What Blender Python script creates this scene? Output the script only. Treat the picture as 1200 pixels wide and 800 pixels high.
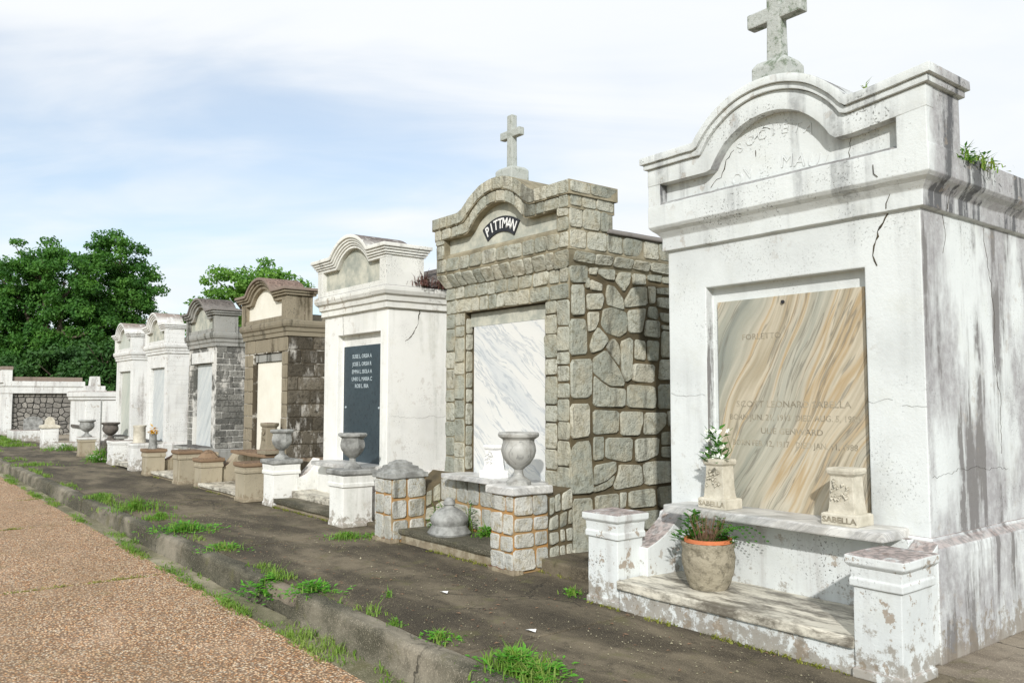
import bpy, bmesh, math, random
from mathutils import Vector, Matrix, noise as mnoise
R = math.radians
for o in list(bpy.data.objects): bpy.data.objects.remove(o)
scene = bpy.context.scene
col = scene.collection

# ------------------------------------------------------------------ camera
# world axes: X runs along the row of tombs (to the right), Y into the tombs, Z up; metres
F_PX, VX, HY = 972.0, -165.0, 465.0
_p = math.atan((HY - 400) / F_PX)
_d = Vector((VX - 600, HY - 400, F_PX)).normalized()
_X = -_d; _Z = Vector((0, -math.cos(_p), math.sin(_p))); _Y = _Z.cross(_X)
def c2w(v): return Vector((_X.dot(v), _Y.dot(v), _Z.dot(v)))
cam_d = bpy.data.cameras.new('camera'); cam = bpy.data.objects.new('camera', cam_d); col.objects.link(cam)
_r, _u, _b = c2w(Vector((1, 0, 0))), c2w(Vector((0, -1, 0))), c2w(Vector((0, 0, -1)))
cam.matrix_world = Matrix(((_r.x, _u.x, _b.x, 0), (_r.y, _u.y, _b.y, 0), (_r.z, _u.z, _b.z, 1.6), (0, 0, 0, 1)))
cam_d.sensor_width = 36; cam_d.lens = F_PX / 1200 * 36; cam_d.clip_start = .05; cam_d.clip_end = 3000
scene.camera = cam
def ground(px, py, z=0.0):          # photo pixel -> point at height z
    d = c2w(Vector((px - 600, py - 400, F_PX))); t = (z - 1.6) / d.z
    return Vector((d.x * t, d.y * t, z))
def at_depth(px, py, dist):
    d = c2w(Vector((px - 600, py - 400, F_PX))) / F_PX
    return Vector((0, 0, 1.6)) + d * dist

# ------------------------------------------------------------------ light
SUN_AZ, SUN_EL = 46.0, 27.0         # azimuth from the facade normal towards the right
to_sun = Vector((math.sin(R(SUN_AZ)) * math.cos(R(SUN_EL)), -math.cos(R(SUN_AZ)) * math.cos(R(SUN_EL)), math.sin(R(SUN_EL))))
sd = bpy.data.lights.new('sun', 'SUN'); sd.energy = 3.5; sd.angle = R(1.2); sd.color = (1, .975, .94)
sun = bpy.data.objects.new('sun', sd); col.objects.link(sun)
sun.rotation_euler = to_sun.to_track_quat('Z', 'Y').to_euler(); sun.location = (0, 0, 30)
scene.view_settings.view_transform = 'Standard'; scene.view_settings.look = 'None'
scene.view_settings.gamma = 1; scene.view_settings.exposure = 0.12

# ------------------------------------------------------------------ node helpers
class NT:
    def __init__(s, tree): s.t = tree; s.n = tree.nodes; s.l = tree.links
    def put(s, inp, v):
        if isinstance(v, bpy.types.NodeSocket): s.l.new(v, inp)
        elif v is not None:
            if hasattr(inp.default_value, '__len__') and not hasattr(v, '__len__'): v = (v,) * len(inp.default_value)
            if hasattr(inp.default_value, '__len__') and len(inp.default_value) == 4 and len(v) == 3: v = (*v, 1)
            inp.default_value = v
    def node(s, typ, ins=None, **props):
        n = s.n.new(typ)
        for k, v in props.items(): setattr(n, k, v)
        for k, v in (ins or {}).items(): s.put(n.inputs[k], v)
        return n
    def math(s, op, a, b=None, c=None, clamp=False):
        n = s.node('ShaderNodeMath', operation=op, use_clamp=clamp)
        for i, v in enumerate((a, b, c)):
            if v is not None: s.put(n.inputs[i], v)
        return n.outputs[0]
    def mul(s, a, b): return s.math('MULTIPLY', a, b)
    def vmul(s, a, b):
        n = s.node('ShaderNodeVectorMath', operation='MULTIPLY'); s.put(n.inputs[0], a); s.put(n.inputs[1], b); return n.outputs[0]
    def vadd(s, a, b):
        n = s.node('ShaderNodeVectorMath', operation='ADD'); s.put(n.inputs[0], a); s.put(n.inputs[1], b); return n.outputs[0]
    def sep(s, v): return s.node('ShaderNodeSeparateXYZ', {0: v}).outputs
    def comb(s, x, y, z): return s.node('ShaderNodeCombineXYZ', {0: x, 1: y, 2: z}).outputs[0]
    def noise(s, v, scale, detail=4, rough=.55, dist=0, color=False):
        n = s.node('ShaderNodeTexNoise', {'Vector': v, 'Scale': scale, 'Detail': detail, 'Roughness': rough, 'Distortion': dist})
        return n.outputs['Color' if color else 'Fac']
    def vor(s, v, scale, feature='F1', out='Distance', rnd=1):
        n = s.node('ShaderNodeTexVoronoi', feature=feature); s.put(n.inputs['Vector'], v); s.put(n.inputs['Scale'], scale); s.put(n.inputs['Randomness'], rnd)
        return n.outputs[out]
    def step(s, v, lo, hi):          # smooth ramp 0..1
        n = s.node('ShaderNodeMapRange', {'Value': v, 'From Min': lo, 'From Max': hi}, interpolation_type='SMOOTHSTEP'); return n.outputs[0]
    def ramp(s, v, stops, interp='LINEAR'):
        n = s.node('ShaderNodeValToRGB', {0: v}); r = n.color_ramp; r.interpolation = interp
        while len(r.elements) < len(stops): r.elements.new(.5)
        for e, (p, c) in zip(r.elements, stops): e.position = p; e.color = (*c, 1)
        return n.outputs[0]
    def mix(s, f, a, b):
        n = s.node('ShaderNodeMix', data_type='RGBA'); s.put(n.inputs[0], f); s.put(n.inputs[6], a); s.put(n.inputs[7], b); return n.outputs[2]
    def bump(s, h, strength=.5, dist=.01, nrm=None):
        return s.node('ShaderNodeBump', {'Height': h, 'Strength': strength, 'Distance': dist, 'Normal': nrm}).outputs[0]

def material(name):
    m = bpy.data.materials.new(name); m.use_nodes = True
    t = NT(m.node_tree); b = m.node_tree.nodes['Principled BSDF']
    geo = t.node('ShaderNodeNewGeometry')
    return m, t, b, geo.outputs['Position'], geo.outputs['Normal']
def finish(t, b, colr, rough=.9, nrm=None, spec=.25):
    t.put(b.inputs['Base Color'], colr); t.put(b.inputs['Roughness'], rough); b.inputs['Specular IOR Level'].default_value = spec
    if nrm is not None: t.put(b.inputs['Normal'], nrm)

# ------------------------------------------------------------------ sky
w = bpy.data.worlds.new('World'); scene.world = w; w.use_nodes = True
t = NT(w.node_tree); bg = w.node_tree.nodes['Background']
sky = t.node('ShaderNodeTexSky', sky_type='NISHITA'); sky.sun_disc = False
sky.sun_elevation = R(SUN_EL); sky.sun_rotation = math.atan2(to_sun.x, to_sun.y)
sky.air_density = 1.0; sky.dust_density = .4; sky.ozone_density = 1.0
dirv = t.node('ShaderNodeTexCoord').outputs['Generated']
dx, dy, dz = t.sep(dirv)
den = t.math('ADD', t.math('MAXIMUM', dz, 0), .22)
# cloud sheet: the direction projected on a high plane, streaky along one axis
u = t.math('DIVIDE', dx, den); v = t.math('DIVIDE', dy, den)
uu = t.math('ADD', t.mul(u, .78), t.mul(v, -.62)); vv = t.math('ADD', t.mul(u, .62), t.mul(v, .78))
pv = t.comb(t.mul(uu, 1.5), t.mul(vv, .55), .0)
c1 = t.noise(pv, .6, 5, .5, .4)
c2 = t.noise(t.vadd(pv, (7.3, 2.1, 0)), 2.2, 5, .55, .6)
cl = t.step(t.math('ADD', t.math('ADD', t.mul(c1, .80), t.mul(c2, .20)), t.mul(t.math('SUBTRACT', dz, .26), .40)), .36, .56)
cl = t.math('ADD', t.mul(cl, .50), .48, clamp=True)
cloudcol = t.mix(t.step(c2, .35, .65), (9.0, 9.4, 9.85), (9.5, 9.75, 10.0))
skyb = t.mix(1.0, (0, 0, 0), sky.outputs[0])
skyb = t.vmul(sky.outputs[0], (1.12, 1.42, 1.55))
t.put(bg.inputs['Color'], t.mix(cl, skyb, cloudcol)); bg.inputs['Strength'].default_value = .095

# ------------------------------------------------------------------ object helpers
WL = {}                                  # world location of every object made
def link(o, parent, wloc):
    col.objects.link(o); wloc = Vector(wloc); WL[o] = wloc
    if parent is not None: o.parent = parent; o.location = wloc - WL[parent]
    else: o.location = wloc
    return o
def tag(o, label=None, cat=None, group=None, kind=None):
    if label: o['label'] = label
    if cat: o['category'] = cat
    if group: o['group'] = group
    if kind: o['kind'] = kind
    return o
def thing(name, loc, label, cat, group=None):
    o = bpy.data.objects.new(name, None); o.empty_display_size = .2
    return tag(link(o, None, loc), label, cat, group)

class MB:
    def __init__(s): s.v = []; s.f = []
    def add(s, vs, fs):
        k = len(s.v); s.v += [tuple(p) for p in vs]; s.f += [tuple(i + k for i in f) for f in fs]; return s
    def box(s, x0, x1, y0, y1, z0, z1):
        return s.add([(x0, y0, z0), (x1, y0, z0), (x1, y1, z0), (x0, y1, z0), (x0, y0, z1), (x1, y0, z1), (x1, y1, z1), (x0, y1, z1)],
                     [(0, 3, 2, 1), (4, 5, 6, 7), (0, 1, 5, 4), (1, 2, 6, 5), (2, 3, 7, 6), (3, 0, 4, 7)])
    def rings(s, rings, caps=True):      # loft closed rings of equal length
        n = len(rings[0]); vs = [p for r in rings for p in r]; fs = []
        for i in range(len(rings) - 1):
            for j in range(n):
                a, b = i * n + j, i * n + (j + 1) % n
                fs.append((a, b, b + n, a + n))
        if caps: fs += [tuple(range(n - 1, -1, -1)), tuple(range((len(rings) - 1) * n, len(rings) * n))]
        return s.add(vs, fs)
    def mould(s, x0, x1, y0, y1, prof):  # stack of rectangles, (offset, z)
        return s.rings([[(x0 - o, y0 - o, z), (x1 + o, y0 - o, z), (x1 + o, y1 + o, z), (x0 - o, y1 + o, z)] for o, z in prof])
    def lathe(s, c, prof, seg=24, sq=0, ph=0):
        rs = []
        for r, z in prof:
            ring = []
            for k in range(seg):
                a = 2 * math.pi * (k + ph) / seg; ca, sa = math.cos(a), math.sin(a)
                m = 1 / max(abs(ca), abs(sa)) ** sq if sq else 1
                ring.append((c[0] + r * m * ca, c[1] + r * m * sa, c[2] + z))
            rs.append(ring)
        return s.rings(rs)
    def band(s, xs, ftop, fbot, y0, y1):  # solid strip between two height functions
        n = len(xs); vs = []; fs = []
        for x in xs:
            zt, zb = ftop(x), fbot(x)
            vs += [(x, y0, zb), (x, y0, zt), (x, y1, zt), (x, y1, zb)]
        for i in range(n - 1):
            a, b = 4 * i, 4 * i + 4
            fs += [(a, b, b + 1, a + 1), (a + 1, b + 1, b + 2, a + 2), (a + 2, b + 2, b + 3, a + 3), (a + 3, b + 3, b, a)]
        fs += [(0, 1, 2, 3), (4 * n - 1, 4 * n - 2, 4 * n - 3, 4 * n - 4)]
        return s.add(vs, fs)
    def tube(s, pts, rad, seg=8):
        rs = []
        for i, p in enumerate(pts):
            p = Vector(p); a = Vector(pts[max(i - 1, 0)]); b = Vector(pts[min(i + 1, len(pts) - 1)])
            d = (b - a).normalized(); e = d.orthogonal().normalized(); g = d.cross(e)
            r = rad[i] if hasattr(rad, '__len__') else rad
            rs.append([tuple(p + (e * math.cos(2 * math.pi * k / seg) + g * math.sin(2 * math.pi * k / seg)) * r) for k in range(seg)])
        return s.rings(rs)
    def build(s, name, mat, parent=None, loc=None, bevel=0, seg=2, smooth=0, wob=0, wscale=3, cut=0, label=None):
        if loc is None:
            xs, ys, zs = zip(*s.v); loc = ((min(xs) + max(xs)) / 2, (min(ys) + max(ys)) / 2, min(zs))
        L = Vector(loc); me = bpy.data.meshes.new(name)
        bm = bmesh.new(); bv = [bm.verts.new(Vector(p) - L) for p in s.v]
        for f in s.f:
            try: bm.faces.new([bv[i] for i in f])
            except ValueError: pass
        bmesh.ops.remove_doubles(bm, verts=bm.verts, dist=1e-5)
        bmesh.ops.recalc_face_normals(bm, faces=bm.faces)
        if bevel:
            es = [e for e in bm.edges if e.is_manifold and e.calc_face_angle(0) > R(28)]
            bmesh.ops.bevel(bm, geom=es, offset=bevel, segments=seg, profile=.6, affect='EDGES', clamp_overlap=True)
        if cut:
            for _ in range(12):
                es = [e for e in bm.edges if e.calc_length() > cut]
                if not es: break
                bmesh.ops.subdivide_edges(bm, edges=es, cuts=1, use_grid_fill=True)
            bmesh.ops.triangulate(bm, faces=[f for f in bm.faces if len(f.verts) > 4])
        if wob:
            for q in bm.verts:
                p = (q.co + L) * wscale; q.co += Vector(mnoise.noise_vector(p)) * wob + Vector(mnoise.noise_vector(p * 3.7)) * wob * .4
        if smooth:
            for f in bm.faces: f.smooth = True
            for e in bm.edges:
                if e.is_manifold and e.calc_face_angle(0) > R(smooth): e.smooth = False
        bm.to_mesh(me); bm.free()
        o = bpy.data.objects.new(name, me)
        if mat: me.materials.append(mat)
        link(o, parent, L)
        if label: o['label'] = label
        return o
def box(name, mat, parent, x0, x1, y0, y1, z0, z1, bevel=.008, **k):
    return MB().box(x0, x1, y0, y1, z0, z1).build(name, mat, parent, bevel=bevel, **k)

def text(name, s, size, mat, parent, loc, depth=.002, rot=(math.pi / 2, 0, 0), align='CENTER', wide=1.0, bold=0.0):
    cu = bpy.data.curves.new(name, 'FONT'); cu.body = s; cu.size = size; cu.extrude = depth; cu.align_x = align; cu.align_y = 'CENTER'; cu.resolution_u = 2
    cu.offset = bold
    tmp = bpy.data.objects.new(name, cu); col.objects.link(tmp)
    dg = bpy.context.evaluated_depsgraph_get(); dg.update()
    me = bpy.data.meshes.new_from_object(tmp.evaluated_get(dg)); bpy.data.objects.remove(tmp); bpy.data.curves.remove(cu)
    me.materials.clear(); me.materials.append(mat); me.name = name
    o = bpy.data.objects.new(name, me); link(o, parent, loc); o.rotation_euler = rot; o.scale = (wide, 1, 1)
    return o
# ------------------------------------------------------------------ materials
def plaster(name, base=(.66, .69, .68), dirt=(.25, .22, .22), streak=.35, side=0.0, speck=.5, chip=.4, top=(.33, .255, .23), topamt=.85,
            basez=.35, basecol=(.30, .25, .185), seed=0.0, course=0.0, cm=(.50, .60)):
    m, t, b, P, Nn = material(name)
    P2 = t.vadd(P, (seed * 3.1, seed * 1.7, seed * 5.3))
    nx, ny, nz = t.sep(Nn); z = t.sep(P)[2]
    c = t.mix(t.step(t.noise(P2, 1.3, 6), .42, .68), base, tuple(x * .86 for x in base))
    c = t.mix(t.mul(t.step(t.noise(P2, 4.5, 7, .65), .5, .72), .28), c, tuple(x * y for x, y in zip(base, (.80, .78, .70))))
    st = t.step(t.noise(t.vmul(P2, (6.5, 6.5, .5)), 1, 6, .62), .47, .66)
    st2 = t.step(t.noise(t.vmul(P2, (2.6, 2.6, .8)), 1, 5, .6), .40, .62)
    brk = t.step(t.noise(P2, 14, 6, .7), .32, .6)
    amt = t.math('ADD', streak, t.mul(t.step(nx, .4, .8), side))
    if side > 1:          # broad mauve-grey film on the weather side
        bf = t.mul(t.mul(t.step(t.noise(t.vmul(P2, (1.9, 1.9, .75)), 1, 7, .62), .41, .57), t.step(nx, .4, .8)), t.math('ADD', t.mul(t.noise(P2, 18, 6, .7), 1.2), .1))
        c = t.mix(t.math('MINIMUM', bf, .8), c, (.265, .25, .257))
    k = t.math('MINIMUM', t.mul(t.mul(t.mul(st, st2), t.math('ADD', t.mul(brk, .6), .4)), amt), .92)
    c = t.mix(k, c, t.mix(t.noise(P2, 3), dirt, tuple(x * y for x, y in zip(dirt, (1.25, 1.3, 1.15)))))
    # mould specks in patches
    sp = t.mul(t.step(t.noise(P2, 60, 3, .6), .56, .68), t.step(t.noise(P2, 2.3, 5, .6), .46, .66))
    c = t.mix(t.mul(sp, speck), c, (.07, .07, .06))
    # lost paint
    ch = t.mul(t.step(t.noise(P2, 8.5, 10, .70), .575, .595), t.step(t.noise(P2, 1.5, 4), *cm))
    chf = t.mul(ch, chip)
    c = t.mix(chf, c, t.mix(t.noise(P2, 22), (.24, .19, .14), (.42, .36, .29)))
    # splash dirt with an uneven edge
    g = t.math('SUBTRACT', t.math('ADD', t.math('SUBTRACT', 1.0, t.math('DIVIDE', z, basez)), t.mul(t.noise(P2, 10, 10, .76), 3.4)), 2.3)
    gf = t.mul(t.step(g, .0, .30), .72)
    c = t.mix(gf, c, t.mix(t.noise(P2, 9), basecol, tuple(x * .45 for x in basecol)))
    # lichen on upward faces
    tp = t.mul(t.mul(t.step(nz, .55, .9), t.step(t.noise(P2, 7, 8, .7), .28, .48)), topamt)
    c = t.mix(tp, c, t.mix(t.step(t.noise(P2, 26, 5), .4, .6), top, tuple(x * .42 for x in top)))
    h = t.math('ADD', t.mul(t.noise(P2, 9, 8, .7), .7), t.mul(t.noise(P2, 70, 4), .25))
    h = t.math('SUBTRACT', h, t.mul(chf, .5))
    if course:   # faint brick courses telegraphing through the render
        ln = t.math('ABSOLUTE', t.math('SUBTRACT', t.math('FRACT', t.math('DIVIDE', t.math('ADD', z, t.mul(t.noise(P2, 2), .03)), .105)), .5))
        lm = t.mul(t.step(ln, .43, .5), t.step(t.noise(P2, 3.3, 4), .42, .6))
        c = t.mix(t.mul(lm, course), c, tuple(x * .6 for x in base)); h = t.math('SUBTRACT', h, t.mul(lm, course))
    finish(t, b, c, .92, t.bump(h, .32, .02)); return m

def rough_stone(name, stops, mottles=(.2, .19, .15), rnd=True, bump=.8, topcol=None, fine=60, bloom=0.0, tan=0.0):
    m, t, b, P, Nn = material(name)
    r = t.node('ShaderNodeObjectInfo').outputs['Random'] if rnd else t.noise(P, 2.0)
    P2 = t.vadd(P, t.vmul(t.comb(r, r, r), (9, 5, 7))) if rnd else P
    c = t.ramp(t.math('ADD', t.mul(r, .65), t.mul(t.noise(P2, 7, 6), .35)), stops)
    c = t.mix(t.mul(t.step(t.noise(P2, 16, 7, .7), .5, .64), .75), c, mottles)
    c = t.mix(t.mul(t.step(t.noise(P2, 40, 5, .7), .6, .72), .5), c, tuple(min(1, x * 1.35) for x in stops[-1][1]))
    if tan:
        c = t.mix(t.mul(t.step(t.noise(P, 3.2, 7, .65), .42, .64), tan), c, (.50, .44, .31))
        c = t.mix(t.mul(t.step(t.noise(t.vmul(P, (5, 5, .9)), 1, 7, .65), .52, .70), .75), c, (.085, .08, .06))
    if bloom: c = t.mix(t.mul(t.mul(t.step(t.noise(t.vmul(P, (4, 4, 1.6)), 1.4, 8, .7), .5, .62), t.step(t.noise(P, 1.1, 3), .42, .6)), bloom), c, (.62, .60, .55))
    if topcol: c = t.mix(t.mul(t.step(t.sep(Nn)[2], .5, .9), t.step(t.noise(P, 6, 6), .35, .55)), c, topcol)
    h = t.math('ADD', t.noise(P2, 12, 8, .65), t.mul(t.noise(P2, fine, 5), .35))
    finish(t, b, c, .9, t.bump(h, bump, .025)); return m

def marble(name, stops, ang, scale, dist, rough=.45, vein=(.3, .32, .33), veinamt=.5, stretch=.25, dirt=0.0):
    """banded stone seen in the XZ plane; ang = direction of the bands"""
    m, t, b, P, Nn = material(name)
    x, y, z = t.sep(P); ca, sa = math.cos(R(ang)), math.sin(R(ang))
    al = t.math('ADD', t.mul(x, ca), t.mul(z, sa)); ac = t.math('SUBTRACT', t.mul(z, ca), t.mul(x, sa)); ac = t.math('ADD', ac, t.mul(y, .6))
    v = t.comb(t.mul(al, stretch), ac, 0)
    wob = t.math('ADD', t.mul(t.noise(v, 2.2, 5, .6), dist), t.mul(t.noise(t.comb(al, ac, 3), 2.6, 4), dist * .5))
    acd = t.math('ADD', ac, wob)
    c = t.ramp(t.noise(t.comb(t.mul(al, .12), acd, 0), scale, 7, .62), stops)
    vn = t.noise(t.comb(t.mul(al, .1), acd, 7), scale * 2.4, 5, .7)
    ridge = t.math('SUBTRACT', 1.0, t.step(t.math('ABSOLUTE', t.math('SUBTRACT', vn, .5)), 0, .035))
    c = t.mix(t.mul(ridge, veinamt), c, vein)
    c = t.mix(t.mul(t.step(t.noise(t.vmul(P, (.6, 1.6, 1)), 4, 9, .72), .44, .62), dirt), c, (.13, .115, .09))
    finish(t, b, c, rough, t.bump(t.noise(P, 30, 5), .12, .01), .35); return m

def plain(name, c1, c2, scale=12, rough=.85, bump=.4, dist=.01, spec=.25):
    m, t, b, P, Nn = material(name)
    c = t.mix(t.step(t.noise(P, scale, 7, .65), .3, .7), c1, c2)
    finish(t, b, c, rough, t.bump(t.noise(P, scale * 4, 6, .65), bump, dist), spec); return m

def leafmat(name, c1, c2, c3, scale=1.2, trans=.35):
    m, t, b, P, Nn = material(name)
    n = t.math('ADD', t.mul(t.noise(P, scale, 3), .6), t.mul(t.noise(P, scale * 14, 2), .4))
    c = t.ramp(n, [(.34, c1), (.5, c2), (.66, c3)])
    finish(t, b, c, .6, None, .3)
    tr = t.node('ShaderNodeBsdfTranslucent', {0: t.vmul(c, (1.1, 1.25, .6))})
    mx = t.node('ShaderNodeMixShader', {0: trans, 1: b.outputs[0], 2: tr.outputs[0]})
    t.l.new(mx.outputs[0], m.node_tree.nodes['Material Output'].inputs[0]); return m

MAT = {}
MAT['white1'] = plaster('whitewash_streaked', streak=.22, side=3.2, speck=.45, chip=.30, dirt=(.16, .15, .155), seed=1, basez=.42)
MAT['white1p'] = plaster('whitewash_pillar', streak=.4, side=.4, speck=1.0, chip=.9, seed=2.2, basez=.5, cm=(.34, .50))
MAT['white1c'] = plaster('whitewash_cornice', streak=.55, side=2.8, speck=.9, chip=.45, dirt=(.085, .085, .095), seed=3.4, basez=.01, top=(.2, .18, .17), topamt=.75)
MAT['white3'] = plaster('whitewash_cream', base=(.77, .77, .73), streak=.25, side=.25, speck=.35, chip=.25, dirt=(.30, .31, .28), seed=5, basez=.3)
MAT['white3c'] = plaster('whitewash_cream_cornice', base=(.74, .74, .69), streak=.55, speck=1.0, chip=.7, dirt=(.14, .135, .13), seed=6, basez=.01, top=(.16, .13, .12), topamt=.95)
MAT['white6'] = plaster('whitewash_far', base=(.70, .705, .68), streak=.42, side=.4, speck=.8, chip=.6, seed=7, basez=.6, top=(.24, .17, .13), course=.5)
MAT['tan'] = plaster('tan_render', base=(.38, .335, .245), streak=1.1, speck=.7, chip=.5, dirt=(.15, .115, .07), seed=8, basez=.3, top=(.20, .115, .07), topamt=1, basecol=(.3, .24, .16))
MAT['rust'] = plaster('rusty_brown_cap', base=(.24, .165, .105), streak=.7, speck=.5, chip=.2, dirt=(.13, .08, .05), seed=9, basez=.01, top=(.21, .14, .09), topamt=.9)
MAT['brown4'] = plaster('brown_render', base=(.27, .235, .17), streak=1.9, side=.3, speck=1.0, chip=.7, dirt=(.075, .06, .04), seed=10, basez=.4, top=(.22, .115, .085), topamt=1)
MAT['dark4'] = plaster('dark_stained_render', base=(.25, .22, .16), streak=1.4, side=.3, speck=.9, chip=.6, dirt=(.07, .06, .045), seed=10.5, basez=.01, top=(.1, .09, .07), topamt=1)
MAT['coping4'] = plaster('red_brown_coping', base=(.25, .20, .165), streak=.7, speck=.6, chip=.3, dirt=(.10, .08, .065), seed=11, basez=.01, top=(.25, .175, .14), topamt=1)
MAT['grey5'] = plaster('grey_render', base=(.33, .33, .305), streak=1.5, side=.4, speck=1.0, chip=.6, dirt=(.075, .075, .068), seed=12, basez=.4, top=(.13, .12, .11), topamt=1)
MAT['coping5'] = plaster('dark_grey_coping', base=(.22, .205, .19), streak=.6, speck=.9, chip=.3, dirt=(.08, .075, .07), seed=13, basez=.01, top=(.14, .12, .105), topamt=1)
MAT['mortar_white'] = plain('pale_mortar', (.16, .145, .115), (.50, .48, .43), 3)
def patchy_mortar(name, dark, light, lo, hi, sc=1.6):
    m, t, b, P, Nn = material(name)
    f = t.math('ADD', t.mul(t.noise(P, sc, 4, .6), .7), t.mul(t.noise(P, 9, 6, .7), .3))
    finish(t, b, t.mix(t.step(f, lo, hi), dark, light), .95, t.bump(t.noise(P, 40, 5), .5, .01)); return m
MAT['mortar4'] = patchy_mortar('dark_patchy_mortar', (.075, .062, .042), (.58, .56, .50), .48, .58)
MAT['mortar5'] = patchy_mortar('grey_patchy_mortar', (.10, .10, .09), (.60, .59, .55), .44, .56)
MAT['block4'] = rough_stone('brown_block', [(.1, (.055, .047, .034)), (.5, (.095, .083, .062)), (.9, (.18, .158, .12))], (.03, .026, .018), bloom=.9, bump=1.2)
MAT['block5'] = rough_stone('grey_brick', [(.1, (.10, .10, .09)), (.5, (.18, .178, .16)), (.9, (.29, .285, .255))], (.05, .05, .045), bloom=.9, bump=1.2)
MAT['stone2'] = rough_stone('grey_fieldstone', [(.05, (.23, .245, .205)), (.45, (.36, .37, .31)), (.95, (.54, .53, .445))], (.19, .18, .125), bump=1.3, tan=.38)
MAT['stone2lo'] = rough_stone('pale_fieldstone', [(.05, (.36, .37, .34)), (.5, (.47, .475, .44)), (.95, (.58, .57, .52))], (.30, .25, .15), bump=1.2, tan=.25)
MAT['mortar2'] = plain('brown_mortar', (.06, .05, .03), (.14, .11, .062), 3)
MAT['mortar2lo'] = plain('ochre_mortar', (.42, .21, .06), (.30, .22, .12), 4)
MAT['mortar2f'] = plain('tan_mortar', (.36, .32, .225), (.17, .15, .10), 4)
MAT['panel2'] = plain('grey_cream_render', (.56, .55, .46), (.30, .32, .28), 5)
MAT['far_stone'] = rough_stone('far_rubble', [(.05, (.16, .15, .135)), (.5, (.24, .225, .20)), (.95, (.34, .32, .28))], (.1, .1, .09))
MAT['far_mortar'] = plain('far_mortar', (.05, .05, .045), (.10, .095, .085), 4)
def swept_marble():
    m, t, b, P, Nn = material('banded_marble'); x, y, z = t.sep(P); ca, sa = math.cos(R(62)), math.sin(R(62))
    al = t.math('ADD', t.mul(x, ca), t.mul(z, sa)); ac = t.math('SUBTRACT', t.mul(z, ca), t.mul(x, sa))
    # bands bend gently and are folded in places
    wob = t.math('ADD', t.mul(t.noise(t.comb(t.mul(al, .45), t.mul(ac, .7), 0), 1.3, 2, .5), .60), t.mul(t.noise(t.comb(t.mul(al, .6), ac, 4), 4, 4, .55), .035))
    acd = t.math('ADD', ac, wob)
    f = t.noise(t.comb(t.mul(al, .05), acd, 0), 3.4, 4, .55)
    f = t.math('ADD', t.math('ADD', t.mul(t.math('SUBTRACT', f, .5), 1.25), .58), t.mul(t.math('ADD', x, 3.62), .13))
    c = t.ramp(f, [(.30, (.23, .245, .215)), (.42, (.33, .335, .28)), (.48, (.46, .44, .36)), (.53, (.36, .345, .275)), (.58, (.50, .455, .36)), (.62, (.43, .325, .19)), (.66, (.54, .485, .375)), (.71, (.38, .33, .235)), (.76, (.46, .36, .23)), (.84, (.34, .34, .29))])
    fine = t.noise(t.comb(t.mul(al, .08), acd, 9), 22, 6, .7)
    c = t.mix(t.mul(t.step(fine, .35, .7), .38), c, t.vmul(c, (.62, .62, .60)))
    vn = t.noise(t.comb(t.mul(al, .07), acd, 2), 6, 4, .6)
    ridge = t.math('SUBTRACT', 1.0, t.step(t.math('ABSOLUTE', t.math('SUBTRACT', vn, .5)), 0, .018))
    c = t.mix(t.mul(ridge, .6), c, (.16, .15, .12))
    finish(t, b, c, .5, t.bump(t.noise(P, 30, 5), .1, .01), .35); return m
MAT['marble1'] = swept_marble()
MAT['marble2'] = marble('white_marble', [(.28, (.36, .40, .43)), (.40, (.58, .60, .60)), (.5, (.68, .68, .65)), (.75, (.70, .695, .66))], -34, 2.2, .30, vein=(.34, .38, .42), veinamt=.6)
MAT['marble_shelf'] = marble('grey_veined_marble', [(.3, (.28, .29, .28)), (.45, (.55, .55, .53)), (.6, (.68, .67, .63))], 35, 5, .2, vein=(.3, .3, .3), dirt=.4)
MAT['marble_step'] = marble('stained_marble', [(.3, (.36, .34, .29)), (.42, (.60, .57, .48)), (.6, (.72, .68, .57))], 4, 5, .2, vein=(.2, .17, .13), veinamt=.6, dirt=.95)
MAT['marble5'] = marble('pale_streaked_marble', [(.3, (.40, .43, .43)), (.45, (.52, .55, .55)), (.6, (.60, .62, .60))], 52, 6, .1, vein=(.36, .39, .4), veinamt=.6, stretch=.1)
MAT['marble7'] = marble('greenish_marble', [(.3, (.36, .40, .35)), (.5, (.48, .50, .44)), (.65, (.54, .55, .48))], 60, 4, .1, vein=(.33, .36, .32))
MAT['cream4'] = plain('cream_tablet', (.79, .765, .67), (.72, .69, .59), 3, .6, .1)
MAT['urn_marble'] = marble('grey_marble_urn', [(.3, (.24, .24, .22)), (.5, (.37, .37, .345)), (.65, (.47, .465, .43))], 70, 6, .25, vein=(.2, .2, .19), veinamt=.7, dirt=.5)
MAT['urn_grey'] = plain('grey_cast_urn', (.37, .375, .355), (.15, .15, .14), 7, .9, .8)
MAT['urn_dark'] = plain('dark_stained_urn', (.16, .14, .12), (.07, .065, .06), 9)
MAT['vase1'] = plain('weathered_cream_vase', (.60, .565, .47), (.43, .40, .32), 10, .9, .5)
MAT['cross1'] = rough_stone('lichen_cross_stone', [(.2, (.50, .52, .50)), (.5, (.40, .42, .39)), (.8, (.58, .59, .57))], (.11, .15, .09), rnd=False, bump=.5)
MAT['cross2'] = rough_stone('grey_cross_stone', [(.2, (.34, .37, .35)), (.5, (.40, .42, .39)), (.8, (.46, .48, .45))], (.26, .28, .24), rnd=False, bump=.4)
MAT['black'] = plain('black_plaque', (.015, .016, .02), (.03, .03, .035), 20, .4, .1)
MAT['letter_white'] = plain('white_letter', (.85, .85, .83), (.72, .72, .7), 40, .6, .1)
MAT['letter_grey'] = plain('silver_letter', (.46, .52, .54), (.26, .32, .35), 60, .5, .1)
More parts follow.
